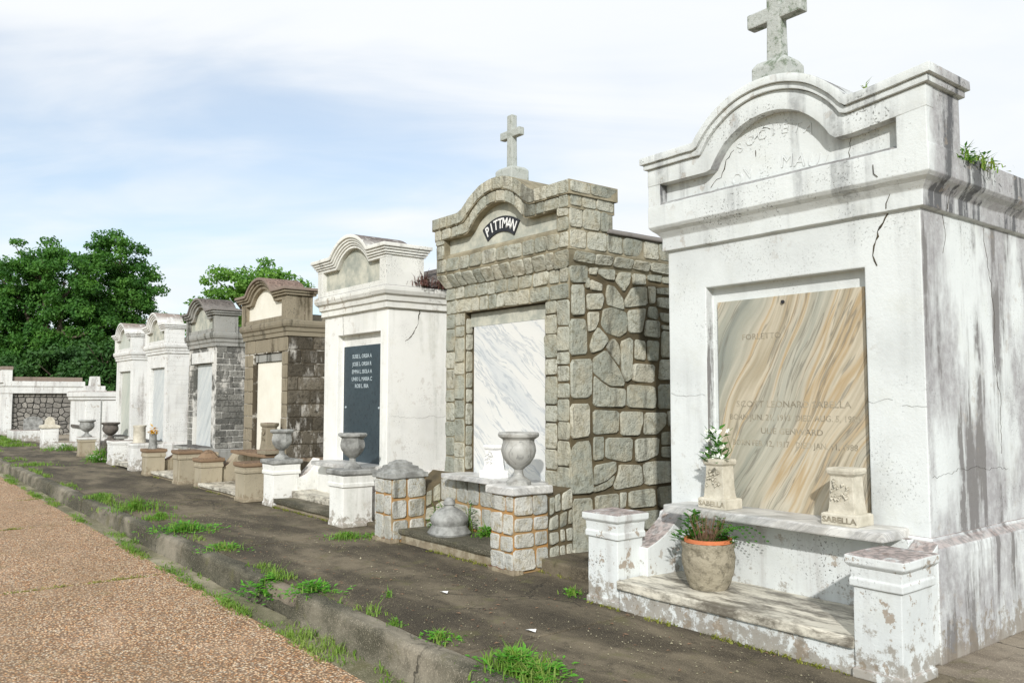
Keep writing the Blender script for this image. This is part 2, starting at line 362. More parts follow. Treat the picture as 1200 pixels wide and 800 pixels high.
MAT['letter_cut'] = plain('worn_cut_letter', (.17, .15, .11), (.42, .38, .29), 14, .8, .1)
MAT['granite3'] = rough_stone('dark_blue_granite', [(.2, (.022, .036, .046)), (.5, (.034, .052, .064)), (.8, (.055, .078, .09))], (.015, .024, .032), rnd=False, bump=.05, fine=200)
MAT['granite3'].node_tree.nodes['Principled BSDF'].inputs['Roughness'].default_value = .35
MAT['stain'] = plain('grey_green_stain', (.30, .31, .26), (.47, .48, .43), 16, .9, .8)
MAT['crack'] = plain('dark_crack', (.03, .028, .022), (.09, .075, .05), 20)
MAT['mold'] = plain('dark_mould_crust', (.035, .033, .03), (.10, .09, .08), 25)
MAT['pot'] = rough_stone('carved_pot_stone', [(.2, (.21, .185, .135)), (.5, (.32, .285, .21)), (.8, (.42, .38, .29))], (.13, .115, .08), rnd=False, bump=1.0, fine=40)
MAT['terracotta'] = plain('terracotta', (.62, .20, .08), (.48, .16, .07), 8, .8, .2)
MAT['soil'] = plain('dark_soil', (.05, .035, .02), (.10, .075, .05), 30)
MAT['leaf'] = leafmat('weed_leaf', (.07, .25, .025), (.12, .37, .035), (.20, .47, .06), 6)
MAT['leaf_dark'] = leafmat('fern_leaf', (.03, .10, .015), (.06, .19, .025), (.11, .27, .04), 8)
MAT['grass'] = leafmat('grass_blade', (.10, .19, .03), (.17, .30, .045), (.30, .36, .10), 2.5)
MAT['moss'] = leafmat('dry_moss', (.16, .19, .03), (.26, .28, .05), (.38, .36, .10), 4)
MAT['dry'] = plain('dry_stem', (.27, .17, .10), (.16, .09, .06), 20)
MAT['dryred'] = plain('dry_red_weed', (.15, .07, .055), (.09, .05, .045), 20)
MAT['petal'] = plain('white_petal', (.82, .83, .76), (.70, .74, .62), 30, .6, .1)
MAT['yellow'] = plain('yellow_flower', (.75, .45, .04), (.6, .32, .03), 30)
MAT['bark'] = plain('bark', (.09, .07, .05), (.16, .13, .10), 6)
MAT['tree1'] = leafmat('oak_leaf', (.025, .09, .018), (.06, .17, .027), (.14, .30, .05), .8, .34)
MAT['tree2'] = leafmat('light_leaf', (.07, .17, .03), (.13, .28, .045), (.22, .38, .08), .9, .4)
MAT['tree3'] = leafmat('dark_leaf', (.018, .06, .013), (.035, .10, .02), (.07, .16, .032), .7, .25)

def pavement_mat(name, dark, mid, light, seed=0):
    m, t, b, P, Nn = material(name); P2 = t.vadd(P, (seed, seed * 2, 0))
    a = t.noise(t.vmul(P2, (.55, 1.3, 1)), 1.3, 7, .6, .4)
    c = t.ramp(a, [(.30, dark), (.47, mid), (.62, light)])
    c = t.mix(t.mul(t.step(t.noise(P2, 6, 8, .7), .48, .68), .55), c, dark)
    c = t.mix(t.mul(t.step(t.noise(P2, 110, 4, .75), .53, .66), .65), c, tuple(min(1, x * 1.9) for x in light))
    c = t.mix(t.mul(t.step(t.noise(P2, 3.1, 6, .65), .56, .66), .45), c, (.12, .115, .05))
    cr = t.vor(t.vadd(P2, t.vmul(t.noise(P2, 3, 4, .6, 0, True), .5)), .7, 'DISTANCE_TO_EDGE')
    ck = t.mul(t.math('SUBTRACT', 1, t.step(cr, .0, .012)), t.step(t.noise(P2, .8, 2), .5, .6))
    c = t.mix(t.mul(ck, .8), c, (.02, .018, .014))
    h = t.math('ADD', t.mul(t.noise(P2, 5, 6), .5), t.math('ADD', t.mul(t.noise(P2, 120, 4, .7), .5), t.mul(ck, -.6)))
    finish(t, b, c, .93, t.bump(h, .55, .012)); return m
MAT['pave'] = pavement_mat('dark_stained_pavement', (.026, .022, .016), (.072, .060, .041), (.165, .138, .095))
MAT['pave2'] = pavement_mat('tan_pavement', (.12, .10, .075), (.22, .185, .14), (.30, .26, .20), 4)
MAT['kerb'] = pavement_mat('mossy_kerb_concrete', (.030, .029, .019), (.080, .075, .052), (.24, .215, .165), 9)
MAT['gutter'] = pavement_mat('gutter_concrete', (.06, .06, .03), (.15, .14, .085), (.30, .27, .19), 13)

def aggregate(name):
    m, t, b, P, Nn = material(name)
    Pd = t.vadd(P, t.vmul(t.noise(P, 40, 2, .5, 0, True), .012))
    n = t.node('ShaderNodeTexVoronoi'); t.put(n.inputs['Vector'], Pd); t.put(n.inputs['Scale'], 56.0)
    cell = t.sep(n.outputs['Color'])[0]; d = n.outputs['Distance']
    n2 = t.node('ShaderNodeTexVoronoi'); t.put(n2.inputs['Vector'], Pd); t.put(n2.inputs['Scale'], 27.0); cell2 = t.sep(n2.outputs['Color'])[1]
    c = t.ramp(cell, [(.0, (.24, .15, .09)), (.2, (.54, .28, .13)), (.42, (.70, .41, .21)), (.6, (.78, .53, .31)), (.78, (.82, .64, .43)), (.92, (.86, .74, .57)), (1, (.36, .30, .23))])
    c = t.mix(t.mul(t.step(cell2, .74, .8), .5), c, (.70, .52, .36))
    c = t.mix(t.mul(t.step(cell2, .0, .22), .0), c, (.2, .14, .1))
    c = t.mix(t.mul(t.step(d, .30, .55), .8), c, (.12, .075, .045))
    big = t.noise(t.vmul(P, (.6, 1, 1)), .9, 6, .6)
    c = t.mix(t.mul(t.step(big, .46, .66), .30), c, (.24, .17, .10))
    c = t.mix(t.mul(t.step(t.noise(P, 2.6, 6, .65), .56, .7), .4), c, (.17, .15, .06))
    c = t.mix(t.mul(t.step(t.noise(t.vmul(P, (.8, 1.2, 1)), 1.7, 6, .6), .52, .70), .22), c, (.66, .46, .31))
    h = t.math('SUBTRACT', 1.0, t.mul(d, 1.1))
    finish(t, b, c, .85, t.bump(h, .9, .012)); return m
MAT['road'] = aggregate('pink_exposed_aggregate')
def ground_mat():
    m, t, b, P, Nn = material('rough_grass_ground')
    c = t.ramp(t.noise(P, .7, 8, .65), [(.3, (.05, .085, .02)), (.5, (.10, .14, .035)), (.7, (.17, .15, .08))])
    finish(t, b, c, .95, t.bump(t.noise(P, 20, 5), .6, .05)); return m
MAT['ground'] = ground_mat()
# ------------------------------------------------------------------ masonry helpers
rng = random.Random(11)
def chaikin(p, k=.22):
    o = []
    for i in range(len(p)):
        a, b = Vector(p[i]), Vector(p[(i + 1) % len(p)]); o += [a.lerp(b, k), a.lerp(b, 1 - k)]
    return o
def stone(pts, n, depth, mat, parent, name='stone', rd=.2):
    """one dressed stone: outline in 3D, pillowed towards n"""
    n = Vector(n).normalized(); ctr = sum((Vector(p) for p in pts), Vector()) / len(pts)
    size = max((Vector(p) - ctr).length for p in pts)
    pts = chaikin(pts, rd); k = len(pts)
    tilt = Vector((rng.uniform(-1, 1), rng.uniform(-1, 1), rng.uniform(-1, 1))) * .10
    def lift(p, s, h):
        q = ctr + (p - ctr) * s
        return q + n * (h + (q - ctr).dot(tilt) * min(1, h / depth) + mnoise.noise(q * 9) * depth * .22 + mnoise.noise(q * 23) * depth * .14)
    rings = [[p - n * .012 for p in pts], [lift(p, 1, depth * .70) for p in pts], [lift(p, 1 - min(.008 / size, .2) - .015, depth * .98) for p in pts],
             [lift(p, .62, depth * (1.0 + rng.uniform(-.15, .15))) for p in pts]]
    m = MB(); vs = [q for r in rings for q in r]; fs = []
    for i in range(3):
        for j in range(k): fs.append((i * k + j, i * k + (j + 1) % k, (i + 1) * k + (j + 1) % k, (i + 1) * k + j))
    vs.append(ctr + n * depth * rng.uniform(.9, 1.15))
    for j in range(k): fs.append((3 * k + j, 3 * k + (j + 1) % k, 4 * k))
    m.add(vs, fs)
    me = bpy.data.meshes.new(name); me.from_pydata([Vector(v) - ctr for v in m.v], [], m.f); me.update()
    fl = [i < 2 * k for i in range(len(me.polygons))]; me.polygons.foreach_set('use_smooth', fl); me.materials.append(mat)
    # normals must point along n
    if me.polygons[-1].normal.dot(n) < 0: me.flip_normals()
    return link(bpy.data.objects.new(name, me), parent, ctr)
def blerp(c, u, v): return (c[0].lerp(c[1], u)).lerp(c[3].lerp(c[2], u), v)
def stone_grid(parent, c, rows, cols, mat, joint=.018, depth=.025, jit=.25, name='stone'):
    """patch of squared stones; c = four corners (u right, v up seen from outside)"""
    c = [Vector(p) for p in c]; W = ((c[1] - c[0]).length + (c[2] - c[3]).length) / 2; H = (c[3] - c[0]).length
    n = (c[1] - c[0]).cross(c[3] - c[0]).normalized()
    def cuts(k, j):
        w_ = [1 + rng.uniform(-j, j) for _ in range(k)]; s = sum(w_); a = [0]
        for q in w_: a.append(a[-1] + q / s)
        return a
    vs = cuts(rows, jit) if isinstance(rows, int) else rows
    for i in range(len(vs) - 1):
        us = cuts(cols + (rng.choice((-1, 0, 0, 1)) if cols > 4 else 0), jit * 1.2)
        for j in range(len(us) - 1):
            a, b = joint / 2 / W, joint / 2 / H
            jj = lambda: rng.uniform(-.35, .35) * joint
            u0, u1, v0, v1 = us[j] + a, us[j + 1] - a, vs[i] + b, vs[i + 1] - b
            q = [blerp(c, u0 + jj() / W, v0 + jj() / H), blerp(c, u1 + jj() / W, v0 + jj() / H), blerp(c, u1 + jj() / W, v1 + jj() / H), blerp(c, u0 + jj() / W, v1 + jj() / H)]
            stone(q, n, depth, mat, parent, name, .10)
def clip(poly, p, n):
    out = []
    for i in range(len(poly)):
        a, b = poly[i], poly[(i + 1) % len(poly)]; da = (a[0] - p[0]) * n[0] + (a[1] - p[1]) * n[1]; db = (b[0] - p[0]) * n[0] + (b[1] - p[1]) * n[1]
        if da <= 0: out.append(a)
        if da * db < 0: s = da / (da - db); out.append((a[0] + (b[0] - a[0]) * s, a[1] + (b[1] - a[1]) * s))
    return out
def rubble(parent, o, u, v, W, H, rowh, colw, mat, joint=.025, depth=.03, name='stone', jit=.42):
    o, u, v = Vector(o), Vector(u), Vector(v); n = u.cross(v); pts = []
    z = 0; i = 0
    while z < H - rowh * .4:
        h = min(rowh * rng.uniform(.7, 1.35), H - z); x = -rng.uniform(0, colw * .6)
        while x < W:
            w_ = colw * rng.uniform(.6, 1.5)
            if 0 < x + w_ / 2 < W: pts.append((x + w_ / 2 + rng.uniform(-jit, jit) * colw * .25, z + h / 2 + rng.uniform(-jit, jit) * rowh * .9))
            x += w_
        z += h; i += 1
    for a in pts:
        poly = [(joint / 2, joint / 2), (W - joint / 2, joint / 2), (W - joint / 2, H - joint / 2), (joint / 2, H - joint / 2)]
        for b in pts:
            if b is a: continue
            dx_, dy_ = b[0] - a[0], b[1] - a[1]; d = math.hypot(dx_, dy_)
            if d > 4 * colw: continue
            nn = (dx_ / d, dy_ / d); poly = clip(poly, (a[0] + dx_ / 2 - nn[0] * joint / 2, a[1] + dy_ / 2 - nn[1] * joint / 2), nn)
            if len(poly) < 3: break
        if len(poly) >= 3:
            q = []
            for p in poly:      # drop slivers of edges
                if not q or math.hypot(p[0] - q[-1][0], p[1] - q[-1][1]) > .025: q.append(p)
            if len(q) >= 3: stone([o + u * p[0] + v * p[1] for p in q], n, depth, mat, parent, name, .11)
def squared(parent, o, u, v, W, H, rows, colw, mat, joint=.028, depth=.03, name='stone'):
    """squared rubble in wavy courses, some stones split in two"""
    o, u, v = Vector(o), Vector(u), Vector(v); n = u.cross(v)
    hs = [0]
    for _ in range(rows): hs.append(hs[-1] + rng.uniform(.65, 1.35))
    hs = [h / hs[-1] * H for h in hs]; sd_ = rng.uniform(0, 99)
    def line(i, x): return hs[i] + (0 if i in (0, rows) else mnoise.noise(Vector((x * 2.6, i * 5.1, sd_))) * .06)
    def emit(pl):
        c = (sum(p[0] for p in pl) / len(pl), sum(p[1] for p in pl) / len(pl)); q = []
        for p in pl:
            d = math.hypot(p[0] - c[0], p[1] - c[1]); s = max(.3, 1 - joint * .72 / max(d, 1e-4)); q.append(o + u * (c[0] + (p[0] - c[0]) * s) + v * (c[1] + (p[1] - c[1]) * s))
        stone(q, n, depth, mat, parent, name, .09)
    for i in range(rows):
        x = 0.0; xt = 0.0
        while x < W - .02:
            w_ = colw * rng.uniform(.6, 1.6); x1 = x + w_; x1t = x1 + rng.uniform(-.06, .06)
            if W - x1 < colw * .5: x1 = x1t = W
            A, B, C, D = (x, line(i, x)), (x1, line(i, x1)), (x1t, line(i + 1, x1t)), (xt, line(i + 1, xt))
            mb_, mt = ((x + x1) / 2, line(i, (x + x1) / 2)), ((xt + x1t) / 2, line(i + 1, (xt + x1t) / 2)); r = rng.random()
            if r < .16 and D[1] - A[1] > .2:
                s = rng.uniform(.35, .65); s2 = s + rng.uniform(-.15, .15); E = (A[0] + (D[0] - A[0]) * s, A[1] + (D[1] - A[1]) * s); F_ = (B[0] + (C[0] - B[0]) * s2, B[1] + (C[1] - B[1]) * s2)
                emit([A, mb_, B, F_, E]); emit([E, F_, C, mt, D])
            elif r < .30:
                s = rng.uniform(.25, .5); s2 = rng.uniform(.5, .8); E = (x + (x1 - x) * s, line(i, x + (x1 - x) * s)); F_ = (xt + (x1t - xt) * s2, line(i + 1, xt + (x1t - xt) * s2))
                emit([A, E, F_, D]); emit([E, B, C, F_])
            else: emit([A, mb_, B, C, mt, D])
            x, xt = x1, x1t
_bm = bmesh.new(); bmesh.ops.create_cube(_bm, size=1); bmesh.ops.bevel(_bm, geom=_bm.edges[:], offset=.07, segments=1, affect='EDGES')
BRICKS = {}
def brick_wall(parent, o, u, v, W, H, ch, bw, mat, joint=.014, proud=.012, name='brick'):
    if mat not in BRICKS:
        me = bpy.data.meshes.new(name); _bm.to_mesh(me); me.materials.append(mat); BRICKS[mat] = me
    o, u, v = Vector(o), Vector(u), Vector(v); n = u.cross(v); rows = max(1, round(H / ch)); rh = H / rows
    rot = Matrix((u, v, n)).transposed().to_euler()
    for i in range(rows):
        x = -bw * (.5 if i % 2 else 0) - rng.uniform(0, .1) * bw
        while x < W - .02:
            x1 = x + bw * rng.uniform(.88, 1.12); a, b = max(x, 0), min(x1, W)
            if W - b < .05: b = W; x1 = W + 1
            if b - a > .04:
                pr = proud * rng.uniform(.5, 1.4)
                ob = bpy.data.objects.new(name, BRICKS[mat])
                link(ob, parent, o + u * ((a + b) / 2) + v * ((i + .5) * rh + rng.uniform(-.002, .002)) + n * (pr - .03)); ob.rotation_euler = rot
                ob.scale = (b - a - joint, rh - joint, .06)
            x = x1

# ------------------------------------------------------------------ tomb helpers
def archf(zs0, apex, xc, hw, soft=0.0, tilt=0.0):
    zs = zs0
    rise = apex - zs; r = (hw * hw + rise * rise) / (2 * rise); zc = apex - r
    def make(t_):
        def f(x):
            zs = zs0 + max(0, x - xc - hw) * tilt
            d = (r - t_) ** 2 - (x - xc) ** 2; a = zc + math.sqrt(d) if d > 0 else zc - 2
            if soft: return math.log(math.exp((zs - t_) / soft) + math.exp(a / soft)) * soft
            return max(zs - t_, a)
        return f
    return make
def lin(a, b, n): return [a + (b - a) * i / (n - 1) for i in range(n)]
def parapet(par, mat, cmat, xl, xr, yf, dep, z0, F, bands, recess, pl, pr, sill, panel=None, zs=0):
    N = 61; xs = lin(xl, xr, N)
    core = MB().band(lin(xl + .004, xr - .004, N), F(.02), lambda x: z0, yf + recess, yf + dep).build('parapet', mat, par, bevel=.006)
    MB().box(xl + .003, xl + pl, yf + .004, yf + recess + .01, z0 + .002, zs - bands[-1][1] + .008).build('corner_pier', mat, par, bevel=.006)
    MB().box(xr - pr, xr - .003, yf + .004, yf + recess + .01, z0 + .002, F(bands[-1][1])(xr) + .008).build('corner_pier', mat, par, bevel=.006)
    MB().box(xl + pl - .01, xr - pr + .01, yf + .008, yf + recess + .01, z0 + .004, z0 + sill).build('sill', mat, par, bevel=.006)
    if panel:
        MB().band(lin(xl + pl + .002, xr - pr - .002, N), F(bands[-1][1] - .02), lambda x: z0 + sill - .02, yf + recess - .012, yf + recess + .005).build('panel', panel, par)
    for i, (t0, t1, o) in enumerate(bands):
        deep = yf + dep + (o if o > 0 else 0) if o > 0 else yf + recess + .01
        MB().band(lin(xl - o, xr + o, N), F(t0 + .001 * i), F(t1), yf - o, deep + .002 * i).build('coping' if i == 0 else 'coping_moulding', cmat if i == 0 else mat, par, bevel=.006, smooth=40, wob=.003, wscale=6)
    return core
def body(par, mat, XL, XR, YF, YB, zb, za, x0, x1, z1, rec, name='wall'):
    """one solid with a recess in the front that is open at its foot"""
    y2 = YF + rec; z_ = zb
    vs = [(XL, YF, z_), (x0, YF, z_), (x0, YF, z1), (x1, YF, z1), (x1, YF, z_), (XR, YF, z_), (XR, YF, za), (XL, YF, za),
          (x0, y2, z_), (x0, y2, z1), (x1, y2, z1), (x1, y2, z_), (XL, YB, z_), (XR, YB, z_), (XR, YB, za), (XL, YB, za)]
    fs = [(0, 1, 2, 3, 4, 5, 6, 7), (8, 11, 10, 9), (1, 8, 9, 2), (4, 3, 10, 11), (2, 9, 10, 3), (5, 13, 14, 6), (12, 0, 7, 15), (13, 12, 15, 14), (7, 6, 14, 15),
          (0, 12, 13, 5, 4, 11, 8, 1)]
    return MB().add(vs, fs).build(name, mat, par, bevel=.01, seg=2)
def pillar(par, mat, cmat, x0, x1, y0, y1, h, o=.03, capz=.17, name='pillar'):
    p = MB().mould(x0, x1, y0, y1, [(.012, 0), (.012, .05), (0, .06), (0, h - capz), (o * .5, h - capz + .01), (o * .5, h - capz + .05), (o * .3, h - capz + .06), (o * .4, h - .07)]).build(name, mat, par, bevel=.006, cut=.12, wob=.004)
    MB().mould(x0, x1, y0, y1, [(o * .4, h - .075), (o * .8, h - .06), (o, h - .05), (o, h - .008), (o * .6, h)]).build('cap', cmat, p, bevel=.005, cut=.1, wob=.005)
    return p
def wing(par, mat, x0, x1, y0, z0, y1, z1, bow=.04):
    m = MB(); n = 9; rs = []
    for i in range(n):
        s = i / (n - 1); y = y0 + (y1 - y0) * s; z = z0 + (z1 - z0) * s - bow * math.sin(math.pi * s)
        rs.append([(x0, y, -.02), (x1, y, -.02), (x1, y, z), (x0, y, z)])
    return m.rings(rs).build('wing_wall', mat, par, bevel=.01)
def cross(par, mat, c, h, w, t_, base, armz):
    x, y, z = c; b = MB().mould(x - base[0] / 2, x + base[0] / 2, y - base[1] / 2, y + base[1] / 2, [(0, z - .08), (0, z + base[2] * .75), (-.03, z + base[2])]).build('cross_base', mat, par, bevel=.012, cut=.1, wob=.004)
    z0 = z + base[2] - .01; m = MB(); a = t_ / 2; za = z0 + armz
    pts = [(-a * 1.15, z0), (-a, za - a), (-w / 2, za - a), (-w / 2, za + a), (-a, za + a), (-a, z0 + h), (a, z0 + h), (a, za + a), (w / 2, za + a), (w / 2, za - a), (a, za - a), (a * 1.15, z0)]
    d = t_ * .42; k = len(pts)
    m.add([(x + p, y - d, q) for p, q in pts] + [(x + p, y + d, q) for p, q in pts], [tuple(range(k)), tuple(range(2 * k - 1, k - 1, -1))] + [(i, i + k, (i + 1) % k + k, (i + 1) % k) for i in range(k)])
    return m.build('cross', mat, par, bevel=.012, seg=2)
def crack(par, pts, n, width=.006, mat='crack', name='crack'):
    """dark fissure lying on a wall; pts on the surface"""
    n = Vector(n); P_ = []
    for a, b in zip(pts, pts[1:]):
        a, b = Vector(a), Vector(b); k = max(2, int((b - a).length / .03))
        for i in range(k):
            q = a.lerp(b, i / k); side_ = (b - a).cross(n).normalized(); P_.append(q + side_ * (rng.uniform(-.009, .009) + mnoise.noise(q * 7) * .03))
    P_.append(Vector(pts[-1])); vs = []; fs = []
    for i, q in enumerate(P_):
        d = (P_[min(i + 1, len(P_) - 1)] - P_[max(i - 1, 0)]).normalized(); sd_ = d.cross(n) * width * .75 * rng.uniform(.15, 1.0) * (1 - .6 * abs(i / len(P_) - .4))
        vs += [q + sd_ - n * .004, q + n * .0025, q - sd_ - n * .004]
    for i in range(len(P_) - 1):
        a = 3 * i; fs += [(a, a + 1, a + 4, a + 3), (a + 1, a + 2, a + 5, a + 4)]
    return MB().add(vs, fs).build(name, MAT[mat], par)

def leaves(mb, c, r, h, n, size, rg, up=.5, long_=1.6):
    for _ in range(n):
        a = rg.uniform(0, 6.283); q = r * min(1.6, abs(rg.gauss(0, .62))); p = Vector((c[0] + q * math.cos(a), c[1] + q * math.sin(a), c[2] + h * rg.random() ** 1.2 * max(.12, 1.15 - .75 * q / max(r, 1e-6))))
        d = Vector((math.cos(a) + rg.uniform(-.7, .7), math.sin(a) + rg.uniform(-.7, .7), rg.uniform(-.2, 1) * up)).normalized(); s = d.cross(Vector((rg.uniform(-.3, .3), rg.uniform(-.3, .3), 1))).normalized()
        L = size * rg.uniform(.6, 1.3) * long_; W_ = size * .5 * rg.uniform(.6, 1.1); nn = s.cross(d)
        mb.add([p, p + d * L * .5 + s * W_ + nn * L * .06, p + d * L - nn * L * .05, p + d * L * .5 - s * W_ + nn * L * .06], [(0, 1, 2, 3)])
def blades(mb, c, r, h, n, rg, width=.006, lean=.5):
    for _ in range(n):
        a = rg.uniform(0, 6.283); q = r * min(1.7, abs(rg.gauss(0, .65))); p = Vector((c[0] + q * math.cos(a), c[1] + q * math.sin(a), c[2]))
        b = rg.uniform(0, 6.283); hh = h * rg.uniform(.35, 1.25) * max(.3, 1.1 - .5 * q / max(r, 1e-6)); d = Vector((math.cos(b), math.sin(b), 0)); s = Vector((-d.y, d.x, 0)) * width * rg.uniform(.5, 1.2)
        mid = p + d * hh * lean * .3 + Vector((0, 0, hh * .6)); tip = p + d * hh * lean * rg.uniform(.7, 1.5) + Vector((0, 0, hh * rg.uniform(.75, 1)))
        mb.add([p - s, p + s, mid + s * .8, tip, mid - s * .8], [(0, 1, 2, 4), (4, 2, 3)])
def weed(name, c, r, h, label, n=120, size=.03, grassn=60, kind='leaf', seed=0, cat='weed', group='weeds in the pavement joints'):
    rg = random.Random(seed); o = thing(name, c, label, cat, group)
    if n:
        m = MB(); leaves(m, c, r, h * .6, n, size, rg); tag(m.build('leaves', MAT[kind], o), kind='stuff')
        ms = MB()
        for i in range(max(3, n // 25)):
            a = rg.uniform(0, 6.28); q = r * .6 * rg.random(); p = (c[0] + q * math.cos(a), c[1] + q * math.sin(a), c[2])
            ms.tube([(c[0] + q * .3 * math.cos(a), c[1] + q * .3 * math.sin(a), c[2] - .005), (p[0], p[1], c[2] + h * .45)], [.003, .0015], 4)
        tag(ms.build('stems', MAT['leaf_dark'], o), kind='stuff')
    if grassn:
        m = MB(); blades(m, (c[0], c[1], c[2] - .004), r, h, grassn, rg); tag(m.build('blades', MAT['dryred' if kind == 'dryred' else 'grass'], o), kind='stuff')
    return o
# ------------------------------------------------------------------ ground, road, kerb, pavement
ROADZ = -.20
g = MB().box(-700, 500, -500, 700, -1.2, -.26).build('ground', MAT['ground']); tag(g, kind='structure')
road = MB().box(-140, 12, -9, 2.64, ROADZ - .05, ROADZ - .022).build('road', MAT['gutter']); tag(road, kind='structure')
rx = [10, -1.2, -4.75, ground(120, 681, ROADZ).x, ground(50, 617, ROADZ).x]
while rx[-1] > -70: rx.append(rx[-1] - 3.6)
for a, b in zip(rx, rx[1:]):
    rm = MB().box(b + .02, a - .02, -8.9, 2.60, ROADZ - .03, ROADZ)
    rm.build('road_slab', MAT['road'], road, bevel=.008)
gut = MB().box(-75, 12, 2.58, 2.84, ROADZ - .06, ROADZ - .012).build('gutter', MAT['gutter'], cut=.5, wob=.012, wscale=1.5); tag(gut, kind='structure')
# loose broken gravel lying on the aggregate
rg = random.Random(5); m = MB()
for _ in range(7000):
    x = -2.2 - 9 * rg.random() ** 1.4; y = 2.56 - 5.2 * rg.random(); s = rg.uniform(.003, .0085)
    d = [s * rg.uniform(.7, 1.3) for _ in range(6)]; z = ROADZ + s * .3
    m.add([(x + d[0], y, z), (x, y + d[1], z), (x - d[2], y, z), (x, y - d[3], z), (x, y, z + d[4] * .8), (x, y, z - d[5] * .5)],
          [(0, 1, 4), (1, 2, 4), (2, 3, 4), (3, 0, 4), (1, 0, 5), (2, 1, 5), (3, 2, 5), (0, 3, 5)])
gp = m.build('loose_gravel', MAT['road'], loc=(-5, 0, ROADZ)); tag(gp, 'loose pinkish pebbles scattered on the exposed aggregate road', 'gravel', kind='stuff')
# pavement slabs
pav = MB().box(-75, 30, 2.9, 30, -.2, -.028).build('pavement', MAT['pave2']); tag(pav, kind='structure')
px_ = [12, 2.6, 0.2, -2.25, -4.35, -6.55, -8.9, -11.2, -13.4, -15.8, -18.1, -20.5, -23, -25.5, -28, -31, -34, -37, -40, -43, -46, -50]
for a, b in zip(px_, px_[1:]):
    MB().box(b + .006, a - .006, 3.02 + rng.uniform(-.012, .012), 5.02, -.12, rng.uniform(-.004, .004)).build('pavement_slab', MAT['pave'], pav, bevel=.01, cut=.6, wob=.006, wscale=.9)
MB().box(-2.24, 6, 5.03, 9.5, -.12, -.004).build('side_path', MAT['pave2'], pav, bevel=.008)
MB().box(-6.0, -4.66, 5.0, 8.5, -.12, .115).build('raised_path', MAT['pave'], pav, bevel=.02, cut=.25, wob=.012)
MB().box(-9.9, -8.1, 5.04, 8.5, -.12, .05).build('raised_path', MAT['pave'], pav, bevel=.02, cut=.4, wob=.01)
# kerb: separate castings, one missing piece with weeds growing in it
KS = [(2.0, -.9), (-.92, -3.6), (-3.63, -6.42), (-7.25, -9.4), (-9.44, -12.1), (-12.15, -14.6), (-14.64, -17.5), (-17.6, -20.4), (-20.5, -23.5), (-23.6, -27), (-27.1, -31), (-31.1, -36), (-36.1, -42)]
kb = thing('kerb', (-6, 2.9, ROADZ), 'weathered mossy concrete kerb between the dark pavement and the road', 'kerb')
for i, (a, b) in enumerate(KS):
    e = rng.uniform(-.008, .008); h = 0.015 if i < 3 else rng.uniform(-.004, .006)
    m = MB(); m.rings([[(x, 2.80 + e, -.35), (x, 3.0, -.35), (x, 2.995, h), (x, 2.86 + e, h + .004), (x, 2.83 + e, h - .03)] for x in lin(b, a, 9)])
    m.build('kerb_stone', MAT['kerb'], kb, bevel=.012, cut=.09, wob=.008, wscale=4.5, smooth=45)
MB().box(-7.24, -6.43, 2.86, 2.99, -.3, -.14).build('broken_kerb_stub', MAT['kerb'], kb, cut=.1, wob=.03, wscale=4)
# ------------------------------------------------------------------ tomb with the banded marble tablet (nearest)
W1, W1P, W1C = MAT['white1'], MAT['white1p'], MAT['white1c']
XL, XR, YF, YB = -4.64, -2.52, 5.32, 8.3
T1 = thing('plaster_tomb', ((XL + XR) / 2, YF, 0), 'large whitewashed tomb with banded tan marble tablet, nearest on the right', 'tomb', 'family tombs in the row')
MB().mould(XL, XR, YF, YB, [(.075, -.03), (.075, .60), (.07, .66), (.015, .705), (.01, .72)]).build('plinth', W1, T1, bevel=.01, cut=.2, wob=.005, wscale=4)
body(T1, W1, XL, XR, YF, YB, .70, 2.83, -4.25, -2.91, 2.475, .085)
MB().mould(XL, XR, YF, YB, [(.006, 2.815), (.034, 2.825), (.034, 2.93), (.045, 2.945), (.07, 2.975), (.10, 3.00), (.118, 3.024), (.118, 3.20), (.06, 3.235), (-.6, 3.26)]).build('cornice', W1C, T1, bevel=.006, cut=.14, wob=.004, wscale=5)
F = archf(3.625, 3.955, -3.575, .66, 0, .11)
parapet(T1, W1C, W1C, XL - .115, XR + .115, YF - .121, .47, 3.03, F, [(0, .06, .05), (.06, .105, .026), (.105, .25, 0.0)], .09, .135, .20, .095, zs=3.64)
cross(T1, MAT['cross1'], (-3.60, 5.40, 3.965), .72, .47, .115, (.30, .24, .18), .385)
# faint raised lettering on the parapet panel, set along the arch
def arc_text(par, s, xc, zc, rad, size, mat, y, spread, depth=.006, name='letter', wide=1.0, bold=0.0):
    n = len(s)
    for i, ch in enumerate(s):
        if ch == ' ': continue
        a = (i - (n - 1) / 2) * spread
        o = text(name, ch, size, mat, par, (xc + rad * math.sin(a), y, zc + rad * math.cos(a)), depth, (math.pi / 2, -0.0, 0), wide=wide, bold=bold)
        o.rotation_mode = 'XYZ'; o.rotation_euler = (Matrix.Rotation(a, 3, 'Y') @ Matrix.Rotation(math.pi / 2, 3, 'X')).to_euler()
arc_text(T1, 'SOCIETA', -3.575, 2.80, .78, .11, W1C, YF - .03, .13, .006)
arc_text(T1, 'GIOV. MAULI', -3.575, 2.2, 1.13, .14, W1C, YF - .03, .098, .006)
for pts, wd in ((((-4.16, 3.27), (-4.06, 3.33), (-4.0, 3.45), (-3.93, 3.52)), .012), (((-4.62, 3.14), (-4.52, 3.16), (-4.42, 3.24)), .007), (((-4.3, 3.17), (-4.15, 3.19), (-4.05, 3.2)), .012), (((-2.985, 3.16), (-2.975, 3.4), (-3.0, 3.62)), .007),
                ((( -3.75, 3.55), (-3.66, 3.62), (-3.6, 3.60)), .010), (((-3.72, 3.47), (-3.73, 3.42)), .010)):
    crack(T1, [(x, YF - .033, z) for x, z in pts], (0, -1, 0), wd)
